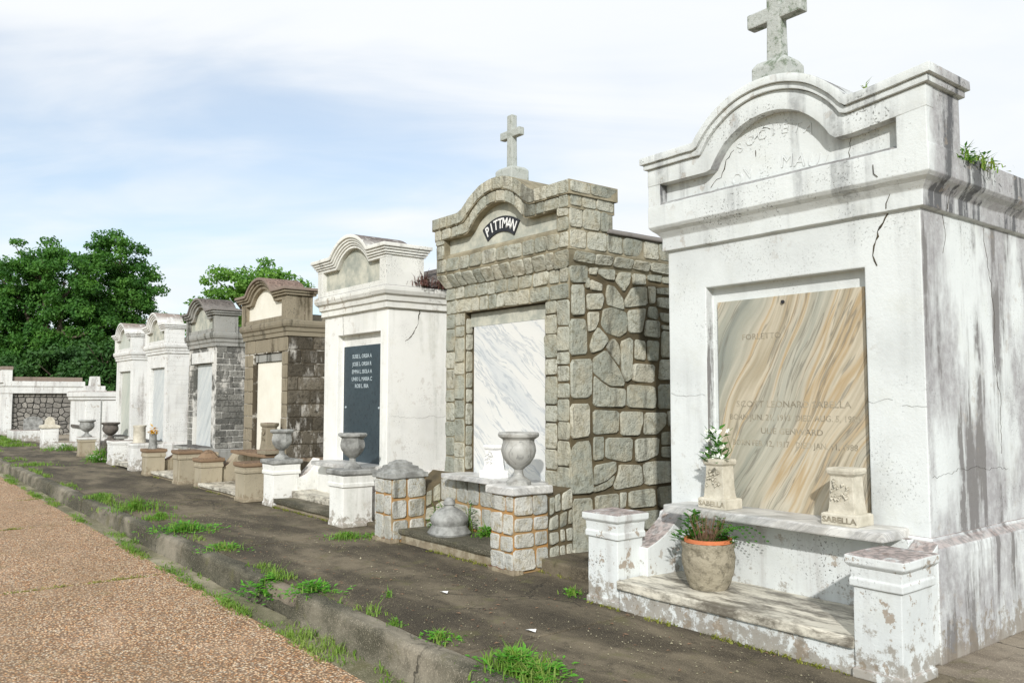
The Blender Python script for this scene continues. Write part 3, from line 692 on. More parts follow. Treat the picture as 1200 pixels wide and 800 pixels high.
crack(T1, [(-2.75, YF - .123, 3.13), (-2.735, YF - .123, 3.04)], (0, -1, 0), .005)
crack(T1, [(-2.70, YF - .036, 2.94), (-2.73, YF - .036, 2.84)], (0, -1, 0), .009)
crack(T1, [(-2.73, YF - .003, 2.81), (-2.80, YF - .003, 2.70), (-2.84, YF - .003, 2.55), (-2.82, YF - .003, 2.475)], (0, -1, 0), .018)
crack(T1, [(-2.91, YF, 1.575), (-2.80, YF, 1.57), (-2.74, YF, 1.58)], (0, -1, 0), .004)
crack(T1, [(-2.68, YF, 1.55), (-2.52, YF, 1.54)], (0, -1, 0), .004)
crack(T1, [(-4.63, YF, 1.62), (-4.40, YF, 1.60), (-4.27, YF, 1.61)], (0, -1, 0), .004)
crack(T1, [(XR + .035, 5.65, 2.94), (XR + .035, 5.62, 2.84)], (1, 0, 0), .010)
crack(T1, [(XR, 5.62, 2.81), (XR, 5.65, 2.68), (XR, 5.61, 2.55)], (1, 0, 0), .012)
crack(T1, [(XR, 6.24, 2.80), (XR, 6.28, 2.55), (XR, 6.38, 2.2), (XR, 6.36, 1.9), (XR, 6.42, 1.55), (XR, 6.40, 1.2)], (1, 0, 0), .011)
crack(T1, [(XR, 5.36, 1.10), (XR, 5.9, 1.12), (XR, 6.5, 1.09)], (1, 0, 0), .003)
tab = MB().box(-4.185, -2.945, YF + .058, YF + .10, .74, 2.355).build('tablet', MAT['marble1'], T1, bevel=.004)
for s_, z_, sz, ww in (('FORLETTO', 2.06, .062, 1.15), ('SCOTT LEONARD SABELLA', 1.545, .068, 1.15), ('BORN JUN. 21, 1913  DIED AUG. 5, 1980', 1.445, .062, 1.0), ('ULIE GENWARD', 1.345, .062, 1.15), ('BORN FEB. 12, 1917   DIED JAN. 11, 1988', 1.25, .060, .98)):
    text('inscription', s_, sz, MAT['letter_cut'], tab, (-3.54 if z_ < 2 else -3.78, YF + .0572, z_), .0008, wide=ww)
MB().lathe((0, 0, 0), [(.001, 0), (.014, .001), (.014, .012), (.001, .013)], 10).build('bolt_hole', MAT['black'], tab, loc=(-3.58, YF + .055, 2.305)).rotation_euler = (math.pi / 2, 0, 0)
bh = [o for o in tab.children if o.name.startswith('bolt_hole')][0]
bh.data.transform(Matrix.Translation((-3.58, YF + .055, 2.305)))
box('shelf', MAT['marble_shelf'], T1, -4.44, -2.66, 4.99, YF + .07, .70, .765, .012, cut=.15, wob=.004)
MB().box(-4.47, -2.62, YF - .09, YF - .02, -.02, .705).build('front_wall', W1P, T1, bevel=.006)
box('step', MAT['marble_step'], T1, -4.52, -2.62, 4.545, YF - .08, .155, .222, .012, cut=.12, wob=.006)
box('step_base', W1P, T1, -4.52, -2.62, 4.575, YF - .1, -.03, .157, .01, cut=.15, wob=.005)
pillar(T1, W1P, W1P, -4.855, -4.535, 4.58, 4.86, .705, .035, .20)
pillar(T1, W1P, W1P, -2.618, -2.335, 4.56, 4.92, .70, .035, .19)
wing(T1, W1P, -4.66, -4.46, 4.83, .44, YF - .05, .70)
wing(T1, W1P, -2.61, -2.455, 4.90, .55, YF - .05, .70, .02)
# mould crust on the side cornice, drips below
rg = random.Random(3); m = MB()
weed('cornice_weed', (XR + .105, 5.74, 3.16), .11, .15, 'small ferny weed growing on the corner of the large white cornice', 90, .030, 30, 'leaf_dark', 4, group=None)
weed('cornice_weed', (XR + .105, 5.98, 3.15), .12, .14, 'yellowing weed growing from the side cornice of the large white tomb', 70, .028, 40, 'moss', 5, group=None)
weed('cornice_weed', (-2.86, 5.3, 3.66), .02, .10, 'tiny dry sprig standing on the white parapet beside the arch', 10, .014, 14, 'moss', 6, group=None)

def flared_vase(name, c, label, mat, w=.30, h=.37, sign=None, group=None, low=.07, top=.22):
    x, y, z = c; o = thing(name, c, label, 'vase', group)
    def sq(prof): 
        mm = MB(); mm.rings([[(x + sx * r, y + sy * r * .8, z + zz) for sx, sy in ((-1, -1), (0, -1), (1, -1), (1, 0), (1, 1), (0, 1), (-1, 1), (-1, 0))] for r, zz in prof]); return mm
    b = sq([(w / 2, 0), (w / 2, low), (w / 2 - .012, low + .008)]).build('base', mat, o, bevel=.006, cut=.08, wob=.003)
    prof = [(w / 2 - .03 - (w / 2 - .03 - top / 2 * .82) * (s ** .6), low + (h - low) * .82 * s) for s in lin(0, 1, 9)]
    sq(prof + [(top / 2 * .85, h * .86), (top / 2, h * .90), (top / 2 * 1.04, h * .95), (top / 2, h)]).build('body', mat, o, bevel=.006, wob=.003, wscale=8)
    mm = MB(); rg_ = random.Random(int(x * 100))       # carved spray on the front
    for _ in range(26):
        a = rg_.uniform(-.06, .06); zz = z + h * rg_.uniform(.45, .8); s_ = rg_.uniform(.008, .018)
        yy = y - .8 * (top / 2 * .95) - .006
        mm.add([(x + a - s_, yy, zz), (x + a, yy - .010, zz - s_), (x + a + s_, yy, zz), (x + a, yy - .010, zz + s_), (x + a, yy + .012, zz)], [(0, 1, 2, 3), (0, 1, 4), (1, 2, 4), (2, 3, 4), (3, 0, 4)])
    tag(mm.build('carving', mat, o), kind='stuff')
    if sign: text('lettering', sign, .052, MAT['letter_cut'], b, (x, y - w / 2 * .8 - .0015, z + low * .5), .001, wide=1.2, bold=.0012)
    return o
flared_vase('flower_vase', (-2.98, 5.145, .765), 'cream stone vase lettered on its base, empty, right end of marble shelf', MAT['vase1'], .255, .37, 'SABELLA', top=.19)
flared_vase('flower_vase', (-4.02, 5.16, .765), 'cream stone vase holding white flowers, left end of marble shelf', MAT['vase1'], .255, .37, 'SABELLA', top=.19)
fl = thing('flower_bunch', (-4.02, 5.16, 1.13), 'white flowers with green leaves in the left cream vase', 'flowers')
rg = random.Random(8); m = MB(); leaves(m, (-4.03, 5.15, 1.10), .09, .26, 60, .045, rg, 1.2, 1.7); m.build('leaves', MAT['leaf_dark'], fl)
m = MB(); ms = MB()
for i in range(17):
    a = rg.uniform(0, 6.28); q = .1 * math.sqrt(rg.random()); c = Vector((-4.0 + q * math.cos(a), 5.12 + q * math.sin(a) * .7, 1.13 + rg.uniform(.0, .22)))
    for k in range(5):
        b_ = k * 1.257 + a; d = Vector((math.cos(b_), math.sin(b_) * .6 - .3, math.sin(b_))).normalized() * .022; e = Vector((-d.z, 0, d.x)) * .4
        m.add([c, c + d * .6 + e, c + d, c + d * .6 - e], [(0, 1, 2, 3)])
for i in range(9):
    ms.tube([(-4.02, 5.16, 1.08), (-4.02 + rg.uniform(-.1, .1), 5.15 + rg.uniform(-.05, .05), 1.2), (-4.02 + rg.uniform(-.17, .12), 5.13 + rg.uniform(-.06, .06), 1.28 + rg.uniform(0, .10))], [.003, .002, .0015], 4)
tag(m.build('petals', MAT['petal'], fl), kind='stuff'); tag(ms.build('stems', MAT['leaf_dark'], fl), kind='stuff')

PC = (-3.93, 4.90, .222)
pot = thing('plant_pot', PC, 'carved stone barrel planter with orange terracotta liner on the white tomb step', 'planter')
m = MB().lathe(PC, [(.001, 0), (.13, 0), (.142, .015), (.165, .08), (.185, .16), (.19, .23), (.182, .285), (.19, .30), (.19, .33), (.168, .33), (.164, .29)], 40)
m.build('pot', MAT['pot'], pot, smooth=40, wob=.009, wscale=26, cut=.03)
MB().lathe(PC, [(.155, .28), (.155, .328), (.172, .332), (.172, .357), (.152, .357), (.146, .31), (.001, .31)], 40).build('liner', MAT['terracotta'], pot, smooth=40)
pl = thing('potted_plant', (PC[0], PC[1], .535), 'ferny green plant with dry brown stems growing in the barrel planter', 'plant')
m = MB().lathe((PC[0], PC[1], .531), [(.001, 0), (.142, 0), (.138, .012), (.001, .018)], 20); m.build('soil', MAT['soil'], pl)
rg = random.Random(9); m = MB()
for i in range(110):
    a = rg.uniform(0, 6.28); q = .085 * rg.random() ** .5; m.tube([(PC[0] + q * math.cos(a), PC[1] + q * math.sin(a), .54), (PC[0] + .02 + 1.9 * q * math.cos(a) + rg.uniform(-.03, .03), PC[1] + 1.9 * q * math.sin(a), .64 + rg.uniform(0, .12))], [.0022, .0012], 3)
m.build('dry_stems', MAT['dry'], pl)
m = MB(); leaves(m, (PC[0] - .11, PC[1] - .02, .55), .11, .20, 260, .034, rg, .9)
leaves(m, (PC[0] + .08, PC[1] + .05, .55), .08, .17, 130, .034, rg, .9)
for fr in range(9):                                        # fern fronds to the right
    a = rg.uniform(-.7, .9); L = rg.uniform(.22, .36); d = Vector((math.cos(a), math.sin(a), 0)); s0 = Vector((PC[0] + .07, PC[1], .55))
    for k in range(14):
        s_ = k / 13; p = s0 + d * L * s_ + Vector((0, 0, .17 * math.sin(s_ * 2.5) - .06 * s_)); w_ = .05 * (1 - s_ * .8)
        for sg in (-1, 1):
            e = Vector((-d.y, d.x, 0)) * sg * w_ + d * .018 - Vector((0, 0, .008)); f_ = d * .008
            m.add([p, p + e * .5 + f_, p + e, p + e * .5 - f_], [(0, 1, 2, 3)])
m.build('leaves', MAT['leaf_dark'], pl)
# ------------------------------------------------------------------ fieldstone tomb
S2, S2L = MAT['stone2'], MAT['stone2lo']
XL, XR, YF, YB = -8.15, -5.99, 5.42, 8.2
T2 = thing('fieldstone_tomb', ((XL + XR) / 2, YF, 0), 'grey fieldstone tomb with stone cross and black arched name plaque', 'tomb', 'family tombs in the row')
RX0, RX1, RZ = -7.77, -6.36, 2.56
body(T2, MAT['mortar2'], XL, XR, YF, YB, 0, 2.86, RX0, RX1, RZ, .11)
MB().mould(XL, XR, YF, YB, [(.0, 2.845), (.0, 2.87), (.03, 2.92), (.085, 3.035), (.085, 3.23), (.05, 3.26), (-.5, 3.30)]).build('cornice', MAT['mortar2f'], T2)
MB().mould(XL, XR, YF + .56, YB, [(.125, 3.235), (.13, 3.25), (.125, 3.275), (.05, 3.30), (-.5, 3.325)]).build('roof_slab', MAT['coping5'], T2, bevel=.006, cut=.25, wob=.006)
F2 = archf(3.70, 3.965, -7.07, .62, .03)
pxl, pxr, pyf, pdep = XL - .09, XR + .09, YF - .09, .60
MB().band(lin(pxl + .01, pxr - .01, 61), F2(.04), lambda x: 3.03, pyf + .09, pyf + pdep).build('parapet', MAT['mortar2f'], T2)
MB().band(lin(pxl + .17, pxr - .17, 61), F2(.2), lambda x: 3.2, pyf + .075, pyf + .10).build('panel', MAT['panel2'], T2)
for a, b in ((pxl, pxl + .18), (pxr - .18, pxr)): MB().box(a, b, pyf + .004, pyf + .1, 3.034, 3.6).build('corner_pier', MAT['mortar2f'], T2)
MB().box(pxl + .1, pxr - .1, pyf + .008, pyf + .1, 3.036, 3.21).build('sill', MAT['mortar2f'], T2)
MB().band(lin(pxl - .045, pxr + .045, 61), F2(.0), F2(.14), pyf - .035, pyf + pdep + .03).build('coping', MAT['mortar2f'], T2)
MB().band(lin(pxl - .015, pxr + .015, 61), F2(.13), F2(.27), pyf - .012, pyf + pdep + .01).build('coping_moulding', MAT['mortar2f'], T2)
# rubble of the right side: outlines read off the photograph, placed on the wall plane
def on_side(zx, zy, y0):
    d = c2w(Vector((650 + zx / 8 - 600, y0 + zy / 8 - 400, F_PX))); k = XR / d.x
    return Vector((XR, d.y * k, 1.6 + d.z * k))
SIDE = {290: [[(130,170),(300,170),(300,330),(150,330)], [(150,350),(275,345),(275,630),(155,635)], [(320,190),(395,190),(380,260),(320,250)], [(405,200),(555,210),(550,310),(470,300),(410,250)],
  [(600,230),(710,240),(690,340),(640,420),(565,310)], [(725,245),(850,255),(850,350),(730,350)], [(865,255),(990,260),(985,330),(870,310)], [(1005,270),(1100,280),(1100,345),(1005,335)],
  [(285,290),(318,285),(318,380),(285,380)], [(330,300),(440,345),(435,410),(330,395)], [(295,435),(440,430),(455,480),(430,580),(300,585)], [(490,350),(545,370),(625,480),(640,590),(490,540),(475,440)],
  [(720,375),(855,370),(870,540),(655,565),(650,500)], [(870,365),(935,370),(935,520),(890,530)], [(955,380),(1110,380),(1110,450),(955,435)], [(955,470),(1110,475),(1110,585),(955,555)],
  [(305,605),(410,605),(405,690),(370,770),(310,790)], [(450,580),(520,562),(645,605),(672,690),(665,790),(600,845),(480,800),(430,720)], [(680,590),(840,570),(830,660),(805,800),(690,800)],
  [(880,555),(940,560),(965,640),(950,680),(865,650)], [(850,680),(975,690),(980,850),(835,830)], [(975,610),(1110,625),(1110,720),(1000,690)], [(1000,725),(1110,740),(1110,775),(1000,770)], [(140,670),(275,670),(295,760),(300,1000),(140,1010)]],
 380: [[(400,25),(480,110),(495,150),(430,240),(340,270),(325,200),(350,110)], [(540,135),(590,190),(610,280),(605,390),(560,340),(480,220),(500,165)], [(700,125),(735,150),(720,330),(710,510),(660,540),(620,430),(615,160)],
  [(750,140),(840,160),(840,340),(745,325)], [(862,150),(970,160),(960,345),(870,340)], [(1000,60),(1120,75),(1120,310),(995,310)], [(730,365),(935,380),(935,550),(725,535)], [(985,330),(1120,330),(1120,520),(970,520)],
  [(470,240),(520,310),(600,430),(645,540),(640,580),(520,580),(430,520),(360,450),(355,320)], [(145,330),(340,320),(345,650),(300,690),(150,690)], [(365,480),(420,530),(500,590),(650,605),(645,775),(355,770)],
  [(680,560),(930,580),(940,700),(925,790),(670,775)], [(970,560),(1120,560),(1120,790),(965,790)]],
 470: [[(145,25),(320,20),(325,330),(150,350)], [(355,80),(590,90),(590,295),(360,315)], [(610,95),(820,95),(820,190),(780,320),(615,320)], [(840,105),(1030,105),(1030,220),(950,310),(830,310)], [(1055,90),(1125,90),(1125,240),(1060,230)],
  [(360,335),(455,330),(445,545),(360,555)], [(475,340),(715,340),(715,550),(650,570),(470,530)], [(750,350),(980,340),(965,500),(840,555),(755,565)], [(1000,290),(1125,280),(1125,400),(1000,410)], [(1000,425),(1125,420),(1125,530),(1000,520)],
  [(145,385),(335,365),(345,840),(300,860),(145,870)], [(370,600),(565,560),(575,650),(480,740),(360,790)], [(480,755),(560,690),(530,780),(440,830),(360,850),(360,810)], [(600,590),(800,595),(830,780),(560,830),(550,780),(590,680)], [(825,580),(930,560),(1125,560),(1125,745),(840,790)]],
 560: [[(165,195),(350,180),(355,400),(300,700),(170,720)], [(375,165),(595,140),(600,300),(380,310)], [(610,135),(665,130),(655,270),(610,280)], [(690,125),(935,90),(945,260),(690,280)], [(960,85),(1140,60),(1140,300),(970,270)], [(840,310),(960,295),(1100,320),(1100,370),(840,490)],
  [(370,335),(590,325),(590,560),(370,600)], [(610,310),(825,310),(825,540),(610,560)], [(330,660),(600,590),(600,720),(320,740)], [(620,585),(840,560),(840,690),(620,710)], [(860,515),(1130,400),(1130,660),(860,690)]]}
for y0, lst in SIDE.items():
    for poly in lst: stone([on_side(a, b, y0) for a, b in reversed(poly)], (1, 0, 0), .024, S2, T2, 'stone', .10)
yb0 = on_side(1140, 0, 470).y
squared(T2, (XR, yb0, .02), (0, 1, 0), (0, 0, 1), YB - yb0, 2.9, 10, .34, S2, .026, .034)
stone_grid(T2, [(XR, YF + .0, .02), (XR, YF + .5, .02), (XR, YF + .5, .16), (XR, YF, .16)], 1, 2, S2, .02, .03)
for a, b, z0, z1 in ((XL + .002, RX0 - .002, .3, 2.56), (XL + .002, XR - .002, 2.562, 2.86)): MB().box(a, b, YF - .003, YF + .03, z0, z1).build('mortar_face', MAT['mortar2f'], T2)
stone_grid(T2, [(XR + .03, YF, 2.92), (XR + .03, YB, 2.92), (XR + .08, YB, 3.03), (XR + .08, YF, 3.03)], 1, 9, S2, .02, .02)
stone_grid(T2, [(XR + .085, YF - .085, 3.04), (XR + .085, YB, 3.04), (XR + .085, YB, 3.235), (XR + .085, YF - .085, 3.235)], 1, 11, S2, .018, .012, .15)
# front: two columns of quoins on each pier, lintel, cove, parapet
for a, b in ((XL, -7.965), (-7.965, RX0), (RX1, -6.17), (-6.17, XR)):
    stone_grid(T2, [(a, YF, .70), (b, YF, .70), (b, YF, 2.56), (a, YF, 2.56)], 9, 1, S2, .014, .016, .4)
stone_grid(T2, [(RX0, YF + .005, .78), (RX0, YF + .105, .78), (RX0, YF + .105, 2.5), (RX0, YF + .005, 2.5)], 8, 1, S2, .015, .012, .3)
stone_grid(T2, [(XL, YF, 2.56), (XR, YF, 2.56), (XR, YF, 2.72), (XL, YF, 2.72)], 1, 11, S2, .018, .018, .4)
stone_grid(T2, [(XL, YF, 2.72), (XR, YF, 2.72), (XR, YF, 2.87), (XL, YF, 2.87)], 1, 12, S2, .018, .022, .3)
stone_grid(T2, [(XL - .0, YF, 2.87), (XR + .0, YF, 2.87), (XR + .085, YF - .085, 3.03), (XL - .085, YF - .085, 3.03)], 1, 12, S2, .018, .02, .2)
stone_grid(T2, [(pxl, pyf, 3.045), (pxr, pyf, 3.045), (pxr, pyf, 3.205), (pxl, pyf, 3.205)], 1, 11, S2, .014, .012, .3)
for a, b in ((pxl, pxl + .17), (pxr - .17, pxr)): stone_grid(T2, [(a, pyf, 3.21), (b, pyf, 3.21), (b, pyf, 3.5), (a, pyf, 3.5)], 2, 1, S2, .014, .012, .2)
stone_grid(T2, [(pxr, pyf, 3.245), (pxr, pyf + pdep, 3.245), (pxr, pyf + pdep, 3.45), (pxr, pyf, 3.45)], 1, 3, S2, .014, .012, .3)
stone_grid(T2, [(pxr + .015, pyf, 3.45), (pxr + .015, pyf + pdep, 3.45), (pxr + .015, pyf + pdep, 3.58), (pxr + .015, pyf, 3.58)], 1, 3, S2, .014, .012, .3)
stone_grid(T2, [(pxr + .045, pyf - .03, 3.575), (pxr + .045, pyf + pdep + .03, 3.575), (pxr + .045, pyf + pdep + .03, 3.695), (pxr + .045, pyf - .03, 3.695)], 1, 2, S2, .014, .008, .3)
for t0, t1, yy, k, ex in ((.0, .135, pyf - .035, 14, .045), (.14, .265, pyf - .012, 14, .015)):
    xs = lin(pxl - ex, pxr + ex, k + 1); xs = [xs[0]] + [x + rng.uniform(-.03, .03) for x in xs[1:-1]] + [xs[-1]]
    for a, b in zip(xs, xs[1:]):
        a, b = a + .007, b - .007; f0, f1 = F2(t0 + .005), F2(t1 - .005); mid = (a + b) / 2
        stone([(a, yy, f1(a)), (mid, yy, f1(mid)), (b, yy, f1(b)), (b, yy, f0(b)), (mid, yy, f0(mid)), (a, yy, f0(a))], (0, -1, 0), .014, S2, T2, 'stone', .12)
cross(T2, MAT['cross2'], (-7.03, 5.52, 3.965), .60, .34, .088, (.29, .24, .13), .39)
# arched plaque
rad, zc = .50, 2.97; a0, a1 = -.60, .60; mm = MB(); xc = -7.07
rs = []
for a in lin(a0, a1, 17): rs.append([(xc + r * math.sin(a), yy, zc + r * math.cos(a)) for r, yy in ((rad - .085, pyf + .062), (rad + .085, pyf + .062), (rad + .085, pyf + .08), (rad - .085, pyf + .08))])
pq = mm.rings(rs).build('name_plaque', MAT['black'], T2, bevel=.003)
arc_text(pq, 'PITTMAN', xc, zc, rad, .155, MAT['letter_white'], pyf + .0600, .158, .0015, 'letter', .82, .003)
tb = MB().box(-7.68, -6.44, YF + .06, YF + .12, .74, 2.395).build('tablet', MAT['marble2'], T2, bevel=.004)
MB().box(RX0 + .01, RX1 - .01, YF + .075, YF + .118, 2.40, 2.55).build('tablet_head', MAT['panel2'], T2)
box('shelf', MAT['marble_shelf'], T2, -7.80, -6.30, 5.12, YF + .09, .70, .755, .01, cut=.2, wob=.004)
MB().box(-8.06, -6.28, YF - .12, YF - .02, -.02, .705).build('front_wall', MAT['mortar2lo'], T2)
stone_grid(T2, [(-8.06, YF - .12, .16), (-6.28, YF - .12, .16), (-6.28, YF - .12, .70), (-8.06, YF - .12, .70)], 2, 6, S2L, .03, .02, .3)
box('step', MAT['kerb'], T2, -8.07, -6.3, 4.74, YF - .1, .10, .15, .012, cut=.15, wob=.006)
box('step_base', MAT['tan'], T2, -8.07, -6.3, 4.78, YF - .1, -.03, .105, .01, cut=.15, wob=.008)
def stone_pillar(x0, x1, y0, y1, h, rows, cols):
    p = MB().box(x0 + .015, x1 - .015, y0 + .015, y1, -.03, h).build('pillar', MAT['mortar2lo'], T2, cut=.15, wob=.005)
    q0 = .0
    stone_grid(p, [(x0 + .008, y0 + .01, .02), (x1 - .008, y0 + .01, .02), (x1 - .008, y0 + .01, h), (x0 + .008, y0 + .01, h)], rows, cols, S2L, .024, .014, .3)
    stone_grid(p, [(x1 - .01, y0 + .008, .02), (x1 - .01, y1, .02), (x1 - .01, y1, h), (x1 - .01, y0 + .008, h)], rows, cols, S2L, .024, .014, .3)
    MB().box(x0 - .012, x1 + .012, y0 - .012, y0 + .1, -.03, .04).build('footing', MAT['tan'], p, cut=.04, wob=.02, wscale=9)
    return p
pr = stone_pillar(-6.30, -5.94, 4.68, 5.10, .71, 4, 2)
MB().mould(-6.30, -5.94, 4.68, 5.10, [(.02, .705), (.03, .715), (.03, .775), (.015, .785)]).build('cap', MAT['marble_shelf'], pr, bevel=.004, cut=.1, wob=.004)
plf = stone_pillar(-8.46, -8.07, 4.65, 5.10, .70, 3, 2)
MB().mould(-8.46, -8.07, 4.65, 5.10, [(.01, .695), (.02, .705), (.015, .755), (-.02, .765), (-.03, .79), (-.06, .80), (-.065, .825), (-.11, .835), (-.115, .86), (-.15, .87), (-.17, .885)]).build('cap', MAT['urn_grey'], plf, bevel=.004, cut=.08, wob=.008)
# stone-faced wings between pillars and tomb
def stone_wing(x0, xa, xb, y0, z0, y1, z1, rows):
    rs = []
    for s in lin(0, 1, 7): rs.append([(x0, y0 + (y1 - y0) * s, -.02), (xa + (xb - xa) * s, y0 + (y1 - y0) * s, -.02), (xa + (xb - xa) * s, y0 + (y1 - y0) * s, z0 + (z1 - z0) * s), (x0, y0 + (y1 - y0) * s, z0 + (z1 - z0) * s)])
    wv = MB().rings(rs).build('wing_wall', MAT['mortar2'], T2)
    stone_grid(wv, [(xa, y0, .04), (xb, y1, .04), (xb, y1, z1), (xa, y0, z0)], rows, 3, S2, .03, .018, .35)
stone_wing(-6.28, -5.95, -5.985, 5.10, .66, YF + .02, .74, 4)
stone_wing(-8.40, -8.10, -7.98, 5.10, .52, YF - .02, .74, 3)
urnp = [(.001, 0), (.115, 0), (.115, .03), (.095, .045), (.05, .075), (.042, .10), (.042, .125), (.06, .14), (.11, .175), (.15, .23), (.165, .28), (.16, .32), (.148, .355), (.15, .375), (.19, .40), (.195, .42), (.185, .435), (.15, .43), (.12, .36), (.001, .30)]
def urn(name, c, label, mat, s=1.0, seg=36, sz=None, group='stone urns on the pillars'):
    sz = sz or s; o = thing(name, c, label, 'urn', group)
    P_ = [(r * s, z * sz) for r, z in urnp]
    MB().lathe(c, P_[:7] + [(.001, P_[6][1])], seg).build('foot', mat, o, smooth=38)
    MB().lathe(c, [(.001, P_[6][1] - .002)] + P_[6:14] + [(.12 * s, .37 * sz), (.001, .31 * sz)], seg).build('bowl', mat, o, smooth=38)
    MB().lathe(c, [(.146 * s, .366 * sz)] + P_[13:18] + [(.14 * s, .39 * sz)], seg).build('rim', mat, o, smooth=38)
    return o
urn('stone_urn', (-6.12, 4.885, .783), 'grey veined marble urn on the square fieldstone pillar', MAT['urn_marble'], 1.0, 40, 1.12)
lid = thing('urn_lid', (-7.42, 4.98, .15), 'bell shaped grey urn lid standing on the fieldstone tomb step', 'urn lid')
MB().lathe((-7.42, 4.98, .15), [(.001, 0), (.205, 0), (.212, .02), (.185, .06), (.165, .10), (.175, .125), (.185, .15), (.18, .18), (.13, .245), (.07, .28)], 32, .35).build('body', MAT['urn_grey'], lid, smooth=45)
MB().lathe((-7.42, 4.98, .43), [(.07, -.005), (.055, .01), (.052, .025), (.065, .035), (.06, .07), (.03, .10), (.001, .11)], 24).build('finial', MAT['urn_grey'], lid, smooth=45)
flared_vase('column_base', (-7.02, 5.27, .755), 'white marble column stub on the fieldstone tomb shelf', MAT['letter_white'], .25, .34, None, None, .07, .17)
weed('leafy_plant', (-7.80, 5.13, .15), .13, .42, 'pale leafy plant behind the urn lid against the wing wall', 120, .035, 20, 'leaf_dark', 21, group=None)
weed('leafy_plant', (-7.08, 5.2, .15), .10, .16, 'bright green low weed right of the urn lid on the step', 120, .03, 30, 'leaf', 22, group=None)
weed('leafy_plant', (-7.38, 5.21, .15), .10, .50, 'dark green sprig behind the urn lid finial', 90, .03, 10, 'leaf_dark', 23, group=None)
# ------------------------------------------------------------------ the other tombs of the row
def tomb(name, label, XL, XR, YF, za, zc, zs, apex, xc, hw, rx0, rx1, rz, mats, dep=2.6, pd=.5, o=.10, zroof=.2, rec=.10, plinth=.55, tab=None, tabmat=None, bands=None, sill=.10, pier=.13, panel=None, wallmat=None, cornmat=None):
    mat, cm, capm = mats
    T = thing(name, ((XL + XR) / 2, YF, 0), label, 'tomb', 'family tombs in the row')
    YB = YF + dep
    MB().mould(XL, XR, YF, YB, [(.05, -.03), (.05, plinth), (.02, plinth + .03), (.004, plinth + .05)]).build('plinth', mat, T, bevel=.008)
    body(T, wallmat or mat, XL, XR, YF, YB, plinth, za + .01, rx0, rx1, rz, rec)
    h = zc - za
    MB().mould(XL, XR, YF, YB, [(.004, za), (o * .35, za + .004), (o * .35, za + h * .35), (o * .55, za + h * .42), (o * .6, za + h * .7), (o * .85, za + h * .8), (o, za + h), (o, zc + .05), (o * .85, zc + .068), (-.25, zc + .085), (-.35, zc + zroof), (-.6, zc + zroof + .04)]).build('cornice', cornmat or cm, T, bevel=.005, cut=.3, wob=.005, wscale=4)
    bands = bands or [(0, .045, .075), (.045, .085, .05), (.085, .12, .025), (.12, .17, 0)]
    xl, xr = XL - o * .7, XR + o * .7
    Ff = archf(zs, apex, xc, hw)
    parapet(T, cm, capm, xl, xr, YF - o * .7, pd, zc + .045, Ff, bands, .08, pier, pier, sill, panel, zs)
    if tab:
        t_ = MB().box(tab[0], tab[1], YF + rec - .03, YF + rec + .02, tab[2], tab[3]).build('tablet', tabmat, T, bevel=.004)
    else: t_ = None
    return T, t_

# cream tomb with the dark tablet
T3, tab3 = tomb('plaster_tomb', 'cream white tomb with dark blue granite tablet, next to the fieldstone tomb', -11.69, -9.77, 5.55, 2.80, 3.03, 3.66, 3.91, -10.66, .57, -11.25, -9.97, 2.50, (MAT['white3'], MAT['white3c'], MAT['white3c']),
               pd=.60, o=.13, zroof=.22, tab=(-11.18, -10.03, .66, 2.335), tabmat=MAT['granite3'], panel=MAT['panel2'], sill=.10, pier=.18, bands=[(0, .05, .085), (.05, .085, .06), (.085, .12, .04), (.12, .15, .02), (.15, .19, 0)])
for s_, z_ in (('SUSIE L. ORSIA A', 2.18), ('JOSIE L. ORSIA R', 2.07), ('EMMA L. ISOLA A', 1.96), ('UNIO L. MARIA C', 1.855), ('ROSI L. IRIA', 1.755)):
    text('inscription', s_, .078, MAT['letter_grey'], tab3, (-10.62, 5.617, z_), .001, wide=1.0, bold=.002)
for z_ in (1.45,):
    for x_ in (-11.1, -10.11): MB().lathe((0, 0, 0), [(.001, 0), (.018, 0), (.014, .012), (.001, .014)], 10).build('bolt', MAT['letter_grey'], tab3, loc=(0, 0, 0)).data.transform(Matrix.Translation(Vector((x_, 5.62, z_)) - WL[tab3]) @ Matrix.Rotation(math.pi / 2, 4, 'X'))
for b_ in tab3.children:
    if b_.name.startswith('bolt'): b_.location = (0, 0, 0)
crack(T3, [(-9.77, 6.05, 2.79), (-9.77, 6.03, 2.6), (-9.77, 5.93, 2.45), (-9.77, 5.82, 2.36)], (1, 0, 0), .045)
crack(T3, [(-11.1, 5.55, 2.8), (-11.08, 5.55, 2.62), (-11.05, 5.55, 2.5)], (0, -1, 0), .03)
crack(T3, [(-9.77, 5.6, 1.35), (-9.77, 6.1, 1.33), (-9.77, 6.6, 1.34)], (1, 0, 0), .006)
MB().mould(-11.69, -9.77, 6.2, 8.15, [(.09, 3.12), (.0, 3.24), (-.55, 3.52)]).build('roof', MAT['coping5'], T3, bevel=.01)
box('shelf', MAT['marble_shelf'], T3, -11.35, -9.85, 5.2, 5.64, .62, .68, .01, cut=.2, wob=.004)
MB().box(-11.6, -9.85, 5.42, 5.52, -.02, .625).build('front_wall', MAT['white3'], T3)
pillar(T3, MAT['white3'], MAT['urn_grey'], -9.74, -9.36, 4.72, 5.12, .70, .04, .22); pillar(T3, MAT['white3'], MAT['urn_grey'], -12.12, -11.75, 4.80, 5.20, .68, .04, .22)
wing(T3, MAT['white3'], -9.70, -9.46, 5.08, .34, 5.52, .68, .06); wing(T3, MAT['white3'], -11.98, -11.74, 5.15, .40, 5.52, .68, .06)
